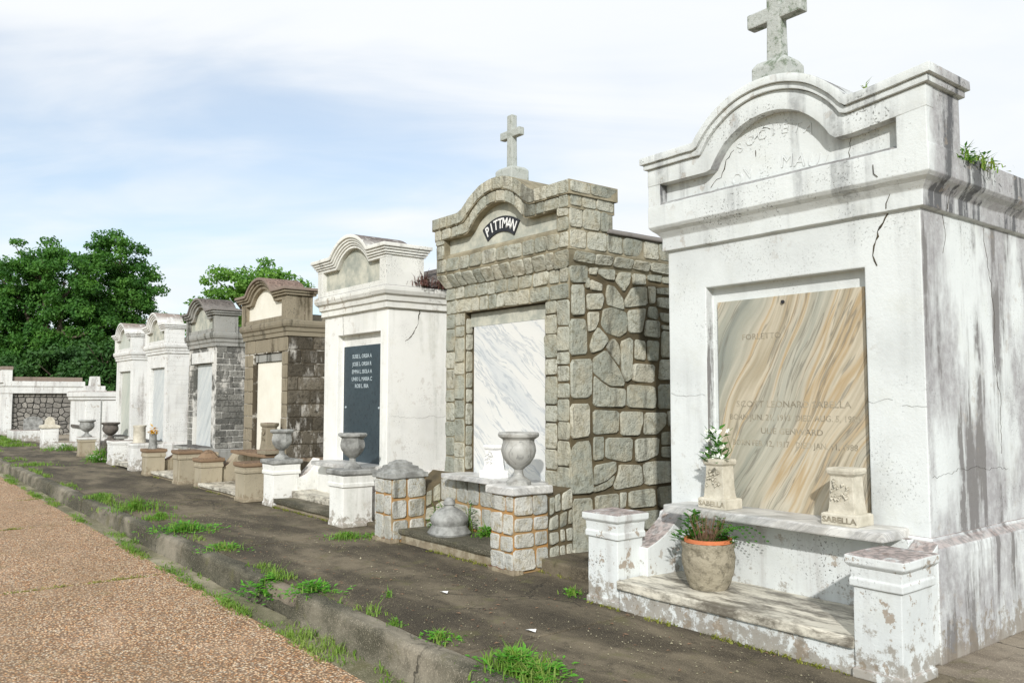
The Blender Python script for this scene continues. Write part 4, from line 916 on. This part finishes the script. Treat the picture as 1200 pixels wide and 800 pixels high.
box('step', MAT['kerb'], T3, -11.74, -9.72, 4.80, 5.1, .07, .125, .01, cut=.15, wob=.008); box('step', MAT['marble_step'], T3, -11.74, -9.72, 5.08, 5.45, .125, .22, .01, cut=.15, wob=.006)
box('step_base', MAT['tan'], T3, -11.74, -9.72, 4.85, 5.4, -.03, .09, .01, cut=.2, wob=.01)
urn('stone_urn', (-9.56, 4.94, .70), 'grey faceted urn on the white pillar before the dark tablet', MAT['urn_grey'], .98, 8, 1.02)
urn('stone_urn', (-11.94, 5.0, .68), 'grey faceted urn on the white pillar beside the brown tomb', MAT['urn_grey'], .96, 8, 1.0)
weed('cornice_weed', (-9.66, 6.05, 3.12), .20, .22, 'dry reddish weeds on the side cornice of the cream tomb', 160, .03, 90, 'dryred', 31, group=None)
weed('cornice_weed', (-9.64, 6.35, 3.10), .22, .24, 'dry reddish weeds on the cream tomb roof against the fieldstone wall', 180, .03, 100, 'dryred', 32, group=None)

# brown block tomb
T4, tab4 = tomb('block_tomb', 'brown block tomb with plain cream tablet and brown arched coping', -14.87, -12.95, 5.5, 2.60, 2.80, 3.40, 3.66, -13.95, .60, -14.47, -13.19, 2.35, (MAT['brown4'], MAT['brown4'], MAT['coping4']),
               pd=.46, o=.09, tab=(-14.42, -13.24, .66, 2.20), tabmat=MAT['cream4'], panel=MAT['cream4'], wallmat=MAT['mortar4'], cornmat=MAT['dark4'], bands=[(0, .045, .10), (.045, .085, .07), (.085, .125, .04), (.125, .19, 0)], pier=.22)
brick_wall(T4, (-12.95, 5.5, .6), (0, 1, 0), (0, 0, 1), 2.55, 2.0, .22, .46, MAT['block4'], .016, .010, 'block')
for a, b in ((-14.87, -14.47), (-13.19, -12.95)): brick_wall(T4, (a, 5.5, .6), (1, 0, 0), (0, 0, 1), b - a, 1.75, .21, .40, MAT['brown4'], .01, .010, 'block')
brick_wall(T4, (-14.87, 5.5, 2.36), (1, 0, 0), (0, 0, 1), 1.92, .24, .24, .5, MAT['brown4'], .01, .010, 'block')
MB().box(-14.44, -13.22, 5.535, 5.60, 2.21, 2.34).build('tablet_head', MAT['grey5'], T4)
box('shelf', MAT['rust'], T4, -14.55, -13.0, 5.15, 5.58, .62, .68, .015, cut=.15, wob=.01)
MB().box(-14.8, -12.95, 5.36, 5.46, -.02, .625).build('front_wall', MAT['tan'], T4)
pillar(T4, MAT['tan'], MAT['rust'], -12.88, -12.50, 4.65, 5.06, .60, .035, .17); pillar(T4, MAT['tan'], MAT['rust'], -15.30, -14.93, 4.78, 5.15, .52, .035, .17)
wing(T4, MAT['tan'], -12.86, -12.64, 5.0, .30, 5.46, .60, .05); wing(T4, MAT['tan'], -15.24, -14.98, 5.1, .30, 5.46, .60, .05)
box('step', MAT['marble_step'], T4, -14.92, -12.89, 4.72, 5.4, .05, .10, .01, cut=.2, wob=.006); box('step_base', MAT['tan'], T4, -14.92, -12.89, 4.76, 5.4, -.03, .06, .01)
MB().lathe((-15.12, 4.96, .52), [(.001, -.01), (.19, -.01), (.16, .03), (.12, .08), (.05, .13), (.001, .14)], 9, .3).build('broken_finial', MAT['rust'], T4, wob=.02, wscale=6)
tv = flared_vase('flower_vase', (-13.12, 5.28, .68), 'tall brown stained stone vase on the brown tomb shelf', MAT['brown4'], .34, .50, None, None, .06, .26)

# grey brick tomb
T5, tab5 = tomb('brick_tomb', 'dark grey brick tomb with pale streaked tablet and peeling whitewash', -17.98, -16.28, 5.45, 2.59, 2.80, 3.33, 3.60, -17.13, .55, -17.65, -16.52, 2.27, (MAT['grey5'], MAT['grey5'], MAT['coping5']),
               pd=.46, o=.09, tab=(-17.61, -16.56, .6, 2.255), tabmat=MAT['marble5'], panel=MAT['panel2'], wallmat=MAT['mortar5'], bands=[(0, .045, .10), (.045, .085, .07), (.085, .125, .04), (.125, .19, 0)], pier=.16)
brick_wall(T5, (-16.28, 5.45, .6), (0, 1, 0), (0, 0, 1), 2.55, 1.99, .12, .27, MAT['block5'], .012, .010)
brick_wall(T5, (-17.98, 5.45, .6), (1, 0, 0), (0, 0, 1), .33, 1.66, .12, .27, MAT['block5'], .012, .008)
MB().box(-17.72, -16.42, 5.425, 5.47, 2.28, 2.50).build('name_panel', MAT['white6'], T5)
box('shelf', MAT['grey5'], T5, -17.75, -16.3, 5.1, 5.55, .56, .62, .012, cut=.15, wob=.008)
MB().box(-17.9, -16.28, 5.32, 5.41, -.02, .565).build('front_wall', MAT['tan'], T5)
pillar(T5, MAT['tan'], MAT['rust'], -16.14, -15.76, 4.65, 5.02, .62, .035, .17); pillar(T5, MAT['tan'], MAT['rust'], -18.30, -17.93, 4.65, 5.0, .54, .035, .17)
wing(T5, MAT['tan'], -16.12, -15.9, 5.0, .28, 5.41, .56, .05); wing(T5, MAT['tan'], -18.26, -18.02, 4.98, .28, 5.41, .56, .05)
box('step', MAT['marble_step'], T5, -17.92, -16.15, 4.72, 5.36, .05, .10, .01, cut=.2, wob=.006); box('step_base', MAT['tan'], T5, -17.92, -16.15, 4.76, 5.36, -.03, .06, .01)

# two white tombs at the far end
T6, tab6 = tomb('plaster_tomb', 'whitewashed tomb with grey streaked tablet, between grey brick tomb and the far end', -21.04, -19.42, 5.40, 2.58, 2.74, 3.26, 3.55, -20.23, .52, -20.75, -19.60, 2.27, (MAT['white6'], MAT['white6'], MAT['white6']),
               pd=.42, o=.08, tab=(-20.71, -19.64, .6, 2.25), tabmat=MAT['marble5'], panel=MAT['panel2'], pier=.14)
T7, tab7 = tomb('plaster_tomb', 'farthest full height white tomb with greenish tablet', -24.04, -22.42, 5.40, 2.54, 2.70, 3.24, 3.52, -23.23, .52, -23.75, -22.60, 2.26, (MAT['white6'], MAT['white6'], MAT['white6']),
               pd=.42, o=.08, tab=(-23.71, -22.64, .6, 2.24), tabmat=MAT['marble7'], panel=MAT['marble7'], pier=.14)
for T_, a, b in ((T6, -20.95, -19.5), (T7, -23.95, -22.5)):
    box('shelf', MAT['grey5'], T_, a, b, 5.1, 5.5, .55, .61, .012, cut=.15, wob=.008)
    MB().box(a - .05, b + .05, 5.28, 5.37, -.02, .555).build('front_wall', MAT['white6'], T_)
    box('step', MAT['marble_step'], T_, a, b, 4.72, 5.3, .04, .10, .01, cut=.2, wob=.006)
pillar(T6, MAT['white6'], MAT['white6'], -19.62, -19.25, 4.70, 5.06, .60, .02, .1); wing(T6, MAT['white6'], -19.6, -19.4, 5.0, .35, 5.38, .58)
pillar(T6, MAT['white6'], MAT['white6'], -21.78, -21.20, 4.74, 5.36, .56, .02, .1)
pillar(T7, MAT['tan'], MAT['white6'], -25.15, -24.75, 4.72, 5.08, .52, .035, .14)
pillar(T7, MAT['urn_dark'], MAT['urn_dark'], -22.98, -22.62, 4.84, 5.2, .50, .02, .1)
jar = thing('stone_jar', (-19.47, 4.88, .60), 'cylindrical stained stone jar on the white pillar', 'jar')
MB().lathe((-19.47, 4.88, .60), [(.001, 0), (.14, 0), (.13, .04), (.125, .33), (.14, .35), (.14, .38), (.11, .38), (.10, .34), (.001, .33)], 20).build('body', MAT['vase1'], jar, smooth=40)
yf_ = thing('flower_jar', (-18.1, 4.8, .54), 'small dark jar with a yellow flower on the rust capped pillar', 'jar')
MB().lathe((-18.1, 4.8, .54), [(.001, 0), (.09, 0), (.08, .05), (.07, .28), (.08, .30), (.001, .30)], 14).build('body', MAT['urn_grey'], yf_, smooth=40)
m = MB(); leaves(m, (-18.1, 4.8, .82), .07, .16, 50, .05, random.Random(2), .9); m.build('bloom', MAT['yellow'], yf_)
urn('stone_urn', (-24.95, 4.90, .52), 'grey stone urn on the tan pillar at the far end', MAT['urn_grey'], 1.15, 20, 1.06)
urn('stone_urn', (-22.80, 5.02, .50), 'dark blackened urn on the low far pillar', MAT['urn_dark'], 1.15, 20, 1.06)

# low white tomb and the rubble-sided tomb beyond
T8 = thing('low_tomb', (-29.5, 6.4, 0), 'low flat topped white tomb beyond the last tall tomb', 'tomb')
MB().box(-29.5, -27.3, 5.30, 7.9, -.2, 1.50).build('wall', MAT['white6'], T8, bevel=.01)
MB().mould(-29.5, -27.3, 5.30, 7.9, [(.005, 1.49), (.06, 1.52), (.06, 1.58), (.10, 1.62), (.10, 1.75), (.05, 1.78)]).build('cornice', MAT['white6'], T8, bevel=.006)
for y in (5.31, 5.78, 6.4, 6.95): MB().box(-27.32, -27.24, y + .01, y + .40, 0, 1.49).build('side_pier', MAT['white6'], T8, bevel=.006)
ped = thing('small_headstone', (-33, 7.2, 0), 'small stepped white monument behind the low tomb', 'monument')
MB().box(-33.4, -32.8, 6.35, 7.05, -.2, 1.85).build('base', MAT['white6'], ped, bevel=.01)
MB().band(lin(6.38, 7.02, 21), lambda y: 2.0 + (.34 if abs(y - 6.7) < .13 else 0), lambda y: 1.84, -33.3, -32.85).build('head', MAT['white6'], ped, loc=(0, 0, 0)).data.transform(Matrix(((0, 1, 0, 0), (1, 0, 0, 0), (0, 0, 1, 0), (0, 0, 0, 1))))
T9 = thing('rubble_tomb', (-42, 6.4, 0), 'far tomb with white frame and grey rubble side wall', 'tomb')
MB().box(-43.5, -40.52, 4.82, 7.7, -.2, 1.80).build('wall', MAT['far_mortar'], T9)
for y0, y1 in ((4.78, 5.06), (7.30, 7.72)): MB().box(-43.6, -40.36, y0, y1, -.2, 1.76).build('corner_post', MAT['white6'], T9, bevel=.01)
MB().mould(-43.6, -40.36, 4.78, 7.72, [(.0, 1.745), (.03, 1.76), (.03, 2.02), (.07, 2.06), (.07, 2.26), (.04, 2.28)]).build('beam', MAT['white6'], T9, bevel=.008)
MB().box(-43.6, -40.4, 5.06, 7.7, 2.27, 2.45).build('roof', MAT['coping4'], T9, bevel=.02)
MB().box(-43.6, -40.3, 4.64, 5.02, 2.2, 2.74).build('parapet', MAT['white6'], T9, bevel=.01); MB().box(-43.6, -40.28, 4.62, 5.04, 2.74, 2.88).build('coping', MAT['coping4'], T9, bevel=.01)
rubble(T9, (-40.52, 5.06, -.05), (0, 1, 0), (0, 0, 1), 2.24, 1.63, .17, .25, MAT['far_stone'], .035, .05)
stone_grid(T9, [(-40.52, 5.06, 1.59), (-40.52, 7.3, 1.59), (-40.52, 7.3, 1.745), (-40.52, 5.06, 1.745)], 1, 12, MAT['far_stone'], .03, .05)
# small graves in front of it
def grave(label, c, sx, sy, h, mat, cap=None, head=None):
    o = thing('low_grave', c, label, 'grave', 'small graves at the far end'); x, y, z = c
    MB().box(x - sx, x + sx, y - sy, y + sy, z - .02, z + h).build('kerb_block', mat, o, bevel=.02, cut=.2, wob=.015)
    if cap: MB().mould(x - sx, x + sx, y - sy, y + sy, [(.03, z + h), (.04, z + h + .03), (.03, z + h + .09), (-.1, z + h + .13)]).build('cap', cap, o, bevel=.01)
    if head: MB().band(lin(-head[0] / 2, head[0] / 2, 9), lambda q: z + h + head[1] - .12 * (2 * q / head[0]) ** 2, lambda q: z + h - .02, -.08, .08).build('headstone', head[2], o, loc=(0, 0, 0)).data.transform(Matrix.Translation(Vector((x, y, 0)) - WL[o]) @ Matrix(((0, 1, 0, 0), (1, 0, 0, 0), (0, 0, 1, 0), (0, 0, 0, 1))))
    for ch in o.children:
        if ch.name.startswith('headstone'): ch.location = (0, 0, 0)
    return o
grave('long low white grave with a grey headstone before the rubble wall', (-35.5, 5.15, 0), .7, .75, .38, MAT['white6'], None, (.62, .50, MAT['urn_grey']))
grave('white grave post with a worn carved top near the grass', (-29.6, 4.75, 0), .25, .22, .62, MAT['white6'], MAT['vase1'], (.26, .36, MAT['vase1']))
grave('low white step with weeds before the low tomb', (-28.6, 5.15, 0), .35, .45, .22, MAT['white6'])
for lb, c in (('left of two squat tan vases on the low tomb ledge', (-28.6, 5.55, .75)), ('right of two squat tan vases on the low tomb ledge', (-27.9, 5.55, .75))):
    flared_vase('flower_vase', c, lb, MAT['vase1'], .42, .55, None, None, .08, .36)
lg = thing('stone_ledge', (-28.2, 5.5, 0), 'dark stone ledge carrying two squat vases by the low tomb', 'ledge')
MB().box(-29.1, -27.4, 5.25, 5.8, .66, .75).build('slab', MAT['urn_dark'], lg, bevel=.01); MB().box(-29.0, -27.5, 5.32, 5.75, -.05, .665).build('support', MAT['white6'], lg)
for o in bpy.data.objects:
    if o.name.startswith('column_base'): o['category'] = 'column stub'
# ------------------------------------------------------------------ trees
def tree(name, label, base, lobes, n, size, mat, seed, trunk=.35, clump=1.0, per=260, split=1):
    rg = random.Random(seed); base = Vector(base); T = thing(name, base, label, 'tree')
    tr = MB(); lm = MB(); top = max(q[2] for q in lobes); h0 = min(q[2] - q[3] * .6 for q in lobes)
    fork = base + Vector((0, 0, max(1.5, h0)))
    tr.tube([base - Vector((0, 0, .3)), base + Vector((.05, 0, 1)), fork], [trunk * 1.3, trunk, trunk * .8], 10); trk = tr.build('trunk', MAT['bark'], T, smooth=60)
    cl = MB(); k = 0
    vol = sum(q[3] ** 2 for q in lobes)
    for (lx, ly, lz, r) in lobes:
        c = base + Vector((lx, ly, lz)); mid = fork.lerp(c, .5) + Vector((rg.uniform(-.4, .4), rg.uniform(-.4, .4), .3))
        lm.tube([fork - Vector((0, 0, .3)), mid, c], [trunk * .55, trunk * .35, trunk * .12], 6)
        for _ in range(3):
            e = c + Vector((rg.uniform(-1, 1), rg.uniform(-1, 1), rg.uniform(-.2, 1))) * r * .8; lm.tube([mid.lerp(c, .6), e], [trunk * .18, trunk * .05], 5)
        for _ in range(int(n * r * r / vol)):
            d = Vector((rg.gauss(0, 1), rg.gauss(0, 1), rg.gauss(0, 1))).normalized(); q = c + d * r * (rg.uniform(.55, 1.06))
            cr = clump * rg.uniform(.55, 1.15)
            for _ in range(int(per * cr)):
                e = Vector((rg.gauss(0, 1), rg.gauss(0, 1), rg.gauss(0, .75))); e = e.normalized() * cr * (.35 + .65 * rg.random())
                p = q + Vector((e.x, e.y, e.z * .62)); nrm = (e.normalized() * .6 + Vector((rg.uniform(-1, 1), rg.uniform(-1, 1), rg.uniform(-.3, 1.3)))).normalized()
                a = nrm.orthogonal().normalized(); b = nrm.cross(a); th = rg.uniform(0, 6.28); a, b = a * math.cos(th) + b * math.sin(th), b * math.cos(th) - a * math.sin(th)
                s = size * rg.uniform(.6, 1.3); k = len(cl.v)
                cl.v += [tuple(p - a * s), tuple(p + b * s * .55), tuple(p + a * s), tuple(p - b * s * .55)]; cl.f.append((k, k + 1, k + 2, k + 3))
    lm.build('limbs', MAT['bark'], T, smooth=60)
    me = bpy.data.meshes.new('crown'); me.from_pydata([Vector(v) - base for v in cl.v], [], cl.f); me.materials.append(mat)
    link(bpy.data.objects.new('crown', me), T, base)
    return T
def lobes_px(base, dist, lst):
    out = []
    for px, py, rpx in lst:
        q = at_depth(px, py, dist + rng.uniform(-1.5, 1.5)); out.append((q.x - base.x, q.y - base.y, q.z - base.z, rpx / F_PX * dist))
    return out
def gbase(px, dist): q = at_depth(px, 465, dist); return Vector((q.x, q.y, -.26))
b = gbase(48, 52); tree('oak_tree', 'large dense dark green tree at left behind the far tombs', b, lobes_px(b, 52, [(50, 310, 34), (20, 335, 36), (75, 330, 36), (35, 380, 44), (85, 385, 40), (0, 390, 40), (-25, 350, 40), (50, 430, 40), (-50, 400, 50), (10, 440, 40)]), 430, .105, MAT['tree1'], 1, .5, .80, 290)
b = gbase(132, 56); tree('oak_tree', 'rounded green tree right of the large dark tree, above the low tomb', b, lobes_px(b, 56, [(135, 305, 30), (118, 335, 34), (160, 335, 28), (135, 370, 40), (105, 390, 36), (160, 372, 26), (120, 420, 36), (140, 415, 26)]), 310, .105, MAT['tree1'], 2, .4, .80, 290)
b = gbase(300, 48); tree('young_tree', 'lighter green sparse tree showing above the brown block tomb', b, lobes_px(b, 48, [(300, 330, 26), (268, 338, 24), (325, 333, 20), (245, 362, 20), (285, 365, 30), (320, 365, 26), (345, 342, 14), (225, 385, 16), (262, 385, 26)]), 120, .11, MAT['tree2'], 3, .25, .75, 200)
b = gbase(100, 46); tree('evergreen_shrub', 'dark dense evergreen bushes behind the low tomb and rubble tomb', b, lobes_px(b, 46, [(60, 440, 34), (95, 430, 34), (125, 425, 30), (20, 450, 30), (-10, 455, 30), (110, 460, 30), (75, 465, 30), (135, 455, 26)]), 170, .12, MAT['tree3'], 4, .3, .8, 230)

# ------------------------------------------------------------------ weeds and grass
def G(px, py, z=0.0): return tuple(ground(px, py, z))
WD = [(322, 694, -.13, .30, .24, 520, .034, 40, 'leafy clover patch filling the gap in the broken kerb'),
      (366, 694, .0, .22, .14, 300, .03, 40, 'clover spilling onto the pavement behind the broken kerb'),
      (604, 784, 0, .22, .15, 240, .034, 220, 'grassy weed clump at the near end of the kerb'),
      (632, 794, 0, .16, .12, 140, .034, 60, 'broadleaf weeds beside the nearest grass clump'),
      (515, 750, 0, .15, .08, 90, .026, 90, 'grass tuft on the kerb joint left of the nearest clump'),
      (462, 734, 0, .06, .08, 14, .02, 40, 'tiny tuft on the kerb joint right of the broken gap'),
      (406, 630, 0, .24, .09, 110, .024, 220, 'low grass in front of the faceted urn pillar'),
      (436, 629, 0, .12, .07, 60, .022, 60, 'grass sprig at the foot of the stepped cap stone pillar'),
      (215, 622, 0, .40, .15, 420, .034, 160, 'wide bright weed patch spreading behind the kerb'),
      (262, 643, 0, .22, .09, 150, .03, 160, 'low leafy weeds between the wide patch and the broken kerb'),
      (160, 597, 0, .40, .20, 160, .03, 300, 'grassy tuft on the pavement before the rust capped pillars'),
      (187, 607, 0, .24, .10, 100, .03, 220, 'short grass left of the wide bright weed patch'),
      (118, 583, 0, .30, .10, 60, .03, 260, 'thin grass growing over the far kerb top'),
      (116, 541, 0, .32, .45, 230, .06, 120, 'tall leafy weed at the foot of the dark far urn'),
      (75, 527, 0, .55, .24, 260, .05, 350, 'rounded weed bush in front of the low tomb step'),
      (60, 499, .3, .5, .25, 160, .05, 90, 'weed growing between the far graves'),
      (672, 697, 0, .10, .08, 50, .022, 60, 'small weed in the shadow between two near tombs'),
      (823, 735, 0, .04, .05, 24, .018, 16, 'single small weed against the white step riser'),
      (650, 790, 0, .05, .11, 26, .026, 10, 'lone upright broadleaf seedling on the near pavement'),
      (247, 570, 0, .22, .10, 30, .03, 130, 'grass at the base of the rust capped pillars'),
      (455, 700, 0, .035, .10, 12, .02, 12, 'lone seedling in the middle of the dark pavement'),
      (40, 545, 0, .6, .10, 60, .03, 320, 'grass covering the far kerb')]
for i, (px, py, z, r, h, n, sz, gn, lb) in enumerate(WD):
    weed('weed_clump', G(px, py, z), r, h, lb, n, sz, gn, 'leaf', 100 + i)
rg = random.Random(77); m = MB(); ms = MB()
def strip(mb, x0, x1, y0, y1, z, n, h, w_, thr, sc=1.1):
    k = 0
    while k < n:
        x, y = rg.uniform(x0, x1), rg.uniform(y0, y1)
        k += 1
        q = mnoise.noise(Vector((x * sc, y * 1.2, 3.3))) + .6 * mnoise.noise(Vector((x * sc * 4.3, y * 5, 8.1))) - thr
        if q < rg.uniform(-.05, .5): continue
        blades(mb, (x, y, z), .05, h * (.5 + min(1.2, 1.6 * q)), 3, rg, w_, .9)
strip(m, -26, -2.5, 2.96, 3.12, .0, 2600, .07, .005, .02)
strip(m, -26, -2.5, 2.54, 2.66, ROADZ - .01, 4200, .05, .005, -.10)
strip(m, -26, -2.5, 2.62, 2.82, ROADZ - .012, 2500, .06, .005, .05, .7)
strip(m, -60, -31, 3.0, 4.6, -.01, 9000, .12, .012, -.1, .3)
strip(m, -31, -22, 2.9, 3.4, -.01, 900, .10, .010, -.1, .5)
for jx in rx[2:8]:
    for _ in range(1500):
        y = rg.uniform(-3, 2.55); q = mnoise.noise(Vector((jx, y * 1.3, 2))) + .5 * mnoise.noise(Vector((jx, y * 6, 5)))
        if q < rg.uniform(-.25, .35): continue
        blades(ms, (jx + rg.uniform(-.035, .035), y, ROADZ - .02), .05, .03 + .05 * max(0, q), 5, rg, .006, 1.0)
gs = m.build('grass', MAT['grass'], loc=(-8, 2.9, 0)); tag(gs, 'short grass along the kerb and gutter', 'grass', kind='stuff')
gs = ms.build('joint_grass', MAT['moss'], loc=(-8, 0, ROADZ)); tag(gs, 'dry mossy grass in the joints of the road slabs', 'grass', kind='stuff')
# litter: fallen leaves and paper scraps on the pavement
m = MB()
for _ in range(260):
    x, y = rg.uniform(-14, -2.2), rg.uniform(3.05, 4.6); a = rg.uniform(0, 6.28); s = rg.uniform(.008, .026); d = Vector((math.cos(a), math.sin(a), 0)) * s; e = Vector((-d.y, d.x, 0)) * .45; p = Vector((x, y, .010))
    m.add([p - d, p + e + Vector((0, 0, .004)), p + d, p - e + Vector((0, 0, .003))], [(0, 1, 2, 3)])
lf = m.build('leaf_litter', MAT['dry'], loc=(-8, 4, 0)); tag(lf, 'small dry fallen leaves scattered on the dark pavement', 'leaf litter', kind='stuff')
for (px, py, lb) in ((520, 694, 'white paper scrap on the dark pavement before the fieldstone tomb'), (622, 739, 'tiny white scrap on the pavement near the kerb')):
    c = Vector(G(px, py, .006)); MB().add([c + Vector(q) for q in ((-.05, -.01, 0), (.0, -.02, .012), (.05, .0, .004), (.03, .025, .016), (-.03, .02, .006))], [(0, 1, 2, 3, 4)]).build('paper_scrap', MAT['letter_white'])
    tag(bpy.data.objects[max((o.name for o in bpy.data.objects if o.name.startswith('paper_scrap')))], lb, 'litter', 'paper scraps')

# grit and crumbled mortar on the pavement, moss along the foot of the tombs
m = MB(); mo = MB()
for _ in range(5200):
    x, y = -1.8 - 13 * rg.random() ** 1.3, 3.05 + 1.9 * rg.random(); s = rg.uniform(.002, .007) * (2.2 if rg.random() < .03 else 1)
    if mnoise.noise(Vector((x * .9, y * 1.4, 6))) < rg.uniform(-.5, .4): continue
    d = [s * rg.uniform(.7, 1.4) for _ in range(5)]; z = .006
    m.add([(x + d[0], y, z), (x, y + d[1], z), (x - d[2], y, z), (x, y - d[3], z), (x, y, z + d[4])], [(0, 1, 4), (1, 2, 4), (2, 3, 4), (3, 0, 4)])
gr_ = m.build('pavement_grit', MAT['gutter'], loc=(-7, 4, 0)); tag(gr_, 'loose pale grit and mortar crumbs on the dark pavement', 'grit', kind='stuff')
for (x0, x1, y) in ((-4.53, -2.62, 4.57), (-4.86, -4.53, 4.57), (-8.05, -6.3, 4.76), (-11.74, -9.74, 4.83), (-14.9, -12.9, 4.74), (-17.9, -16.15, 4.74), (-20.9, -19.6, 4.7), (-5.95, -4.86, 5.0)):
    for _ in range(int((x1 - x0) * 55)):
        x = rg.uniform(x0, x1)
        if mnoise.noise(Vector((x * 2.3, y, 1.5))) < .02: continue
        blades(mo, (x, y - rg.uniform(.0, .05), -.002), .02, .032, 4, rg, .005, 1.0)
mo_ = mo.build('moss', MAT['moss'], loc=(-8, 4.7, 0)); tag(mo_, 'thin moss and grass along the foot of the tomb steps', 'moss', kind='stuff')
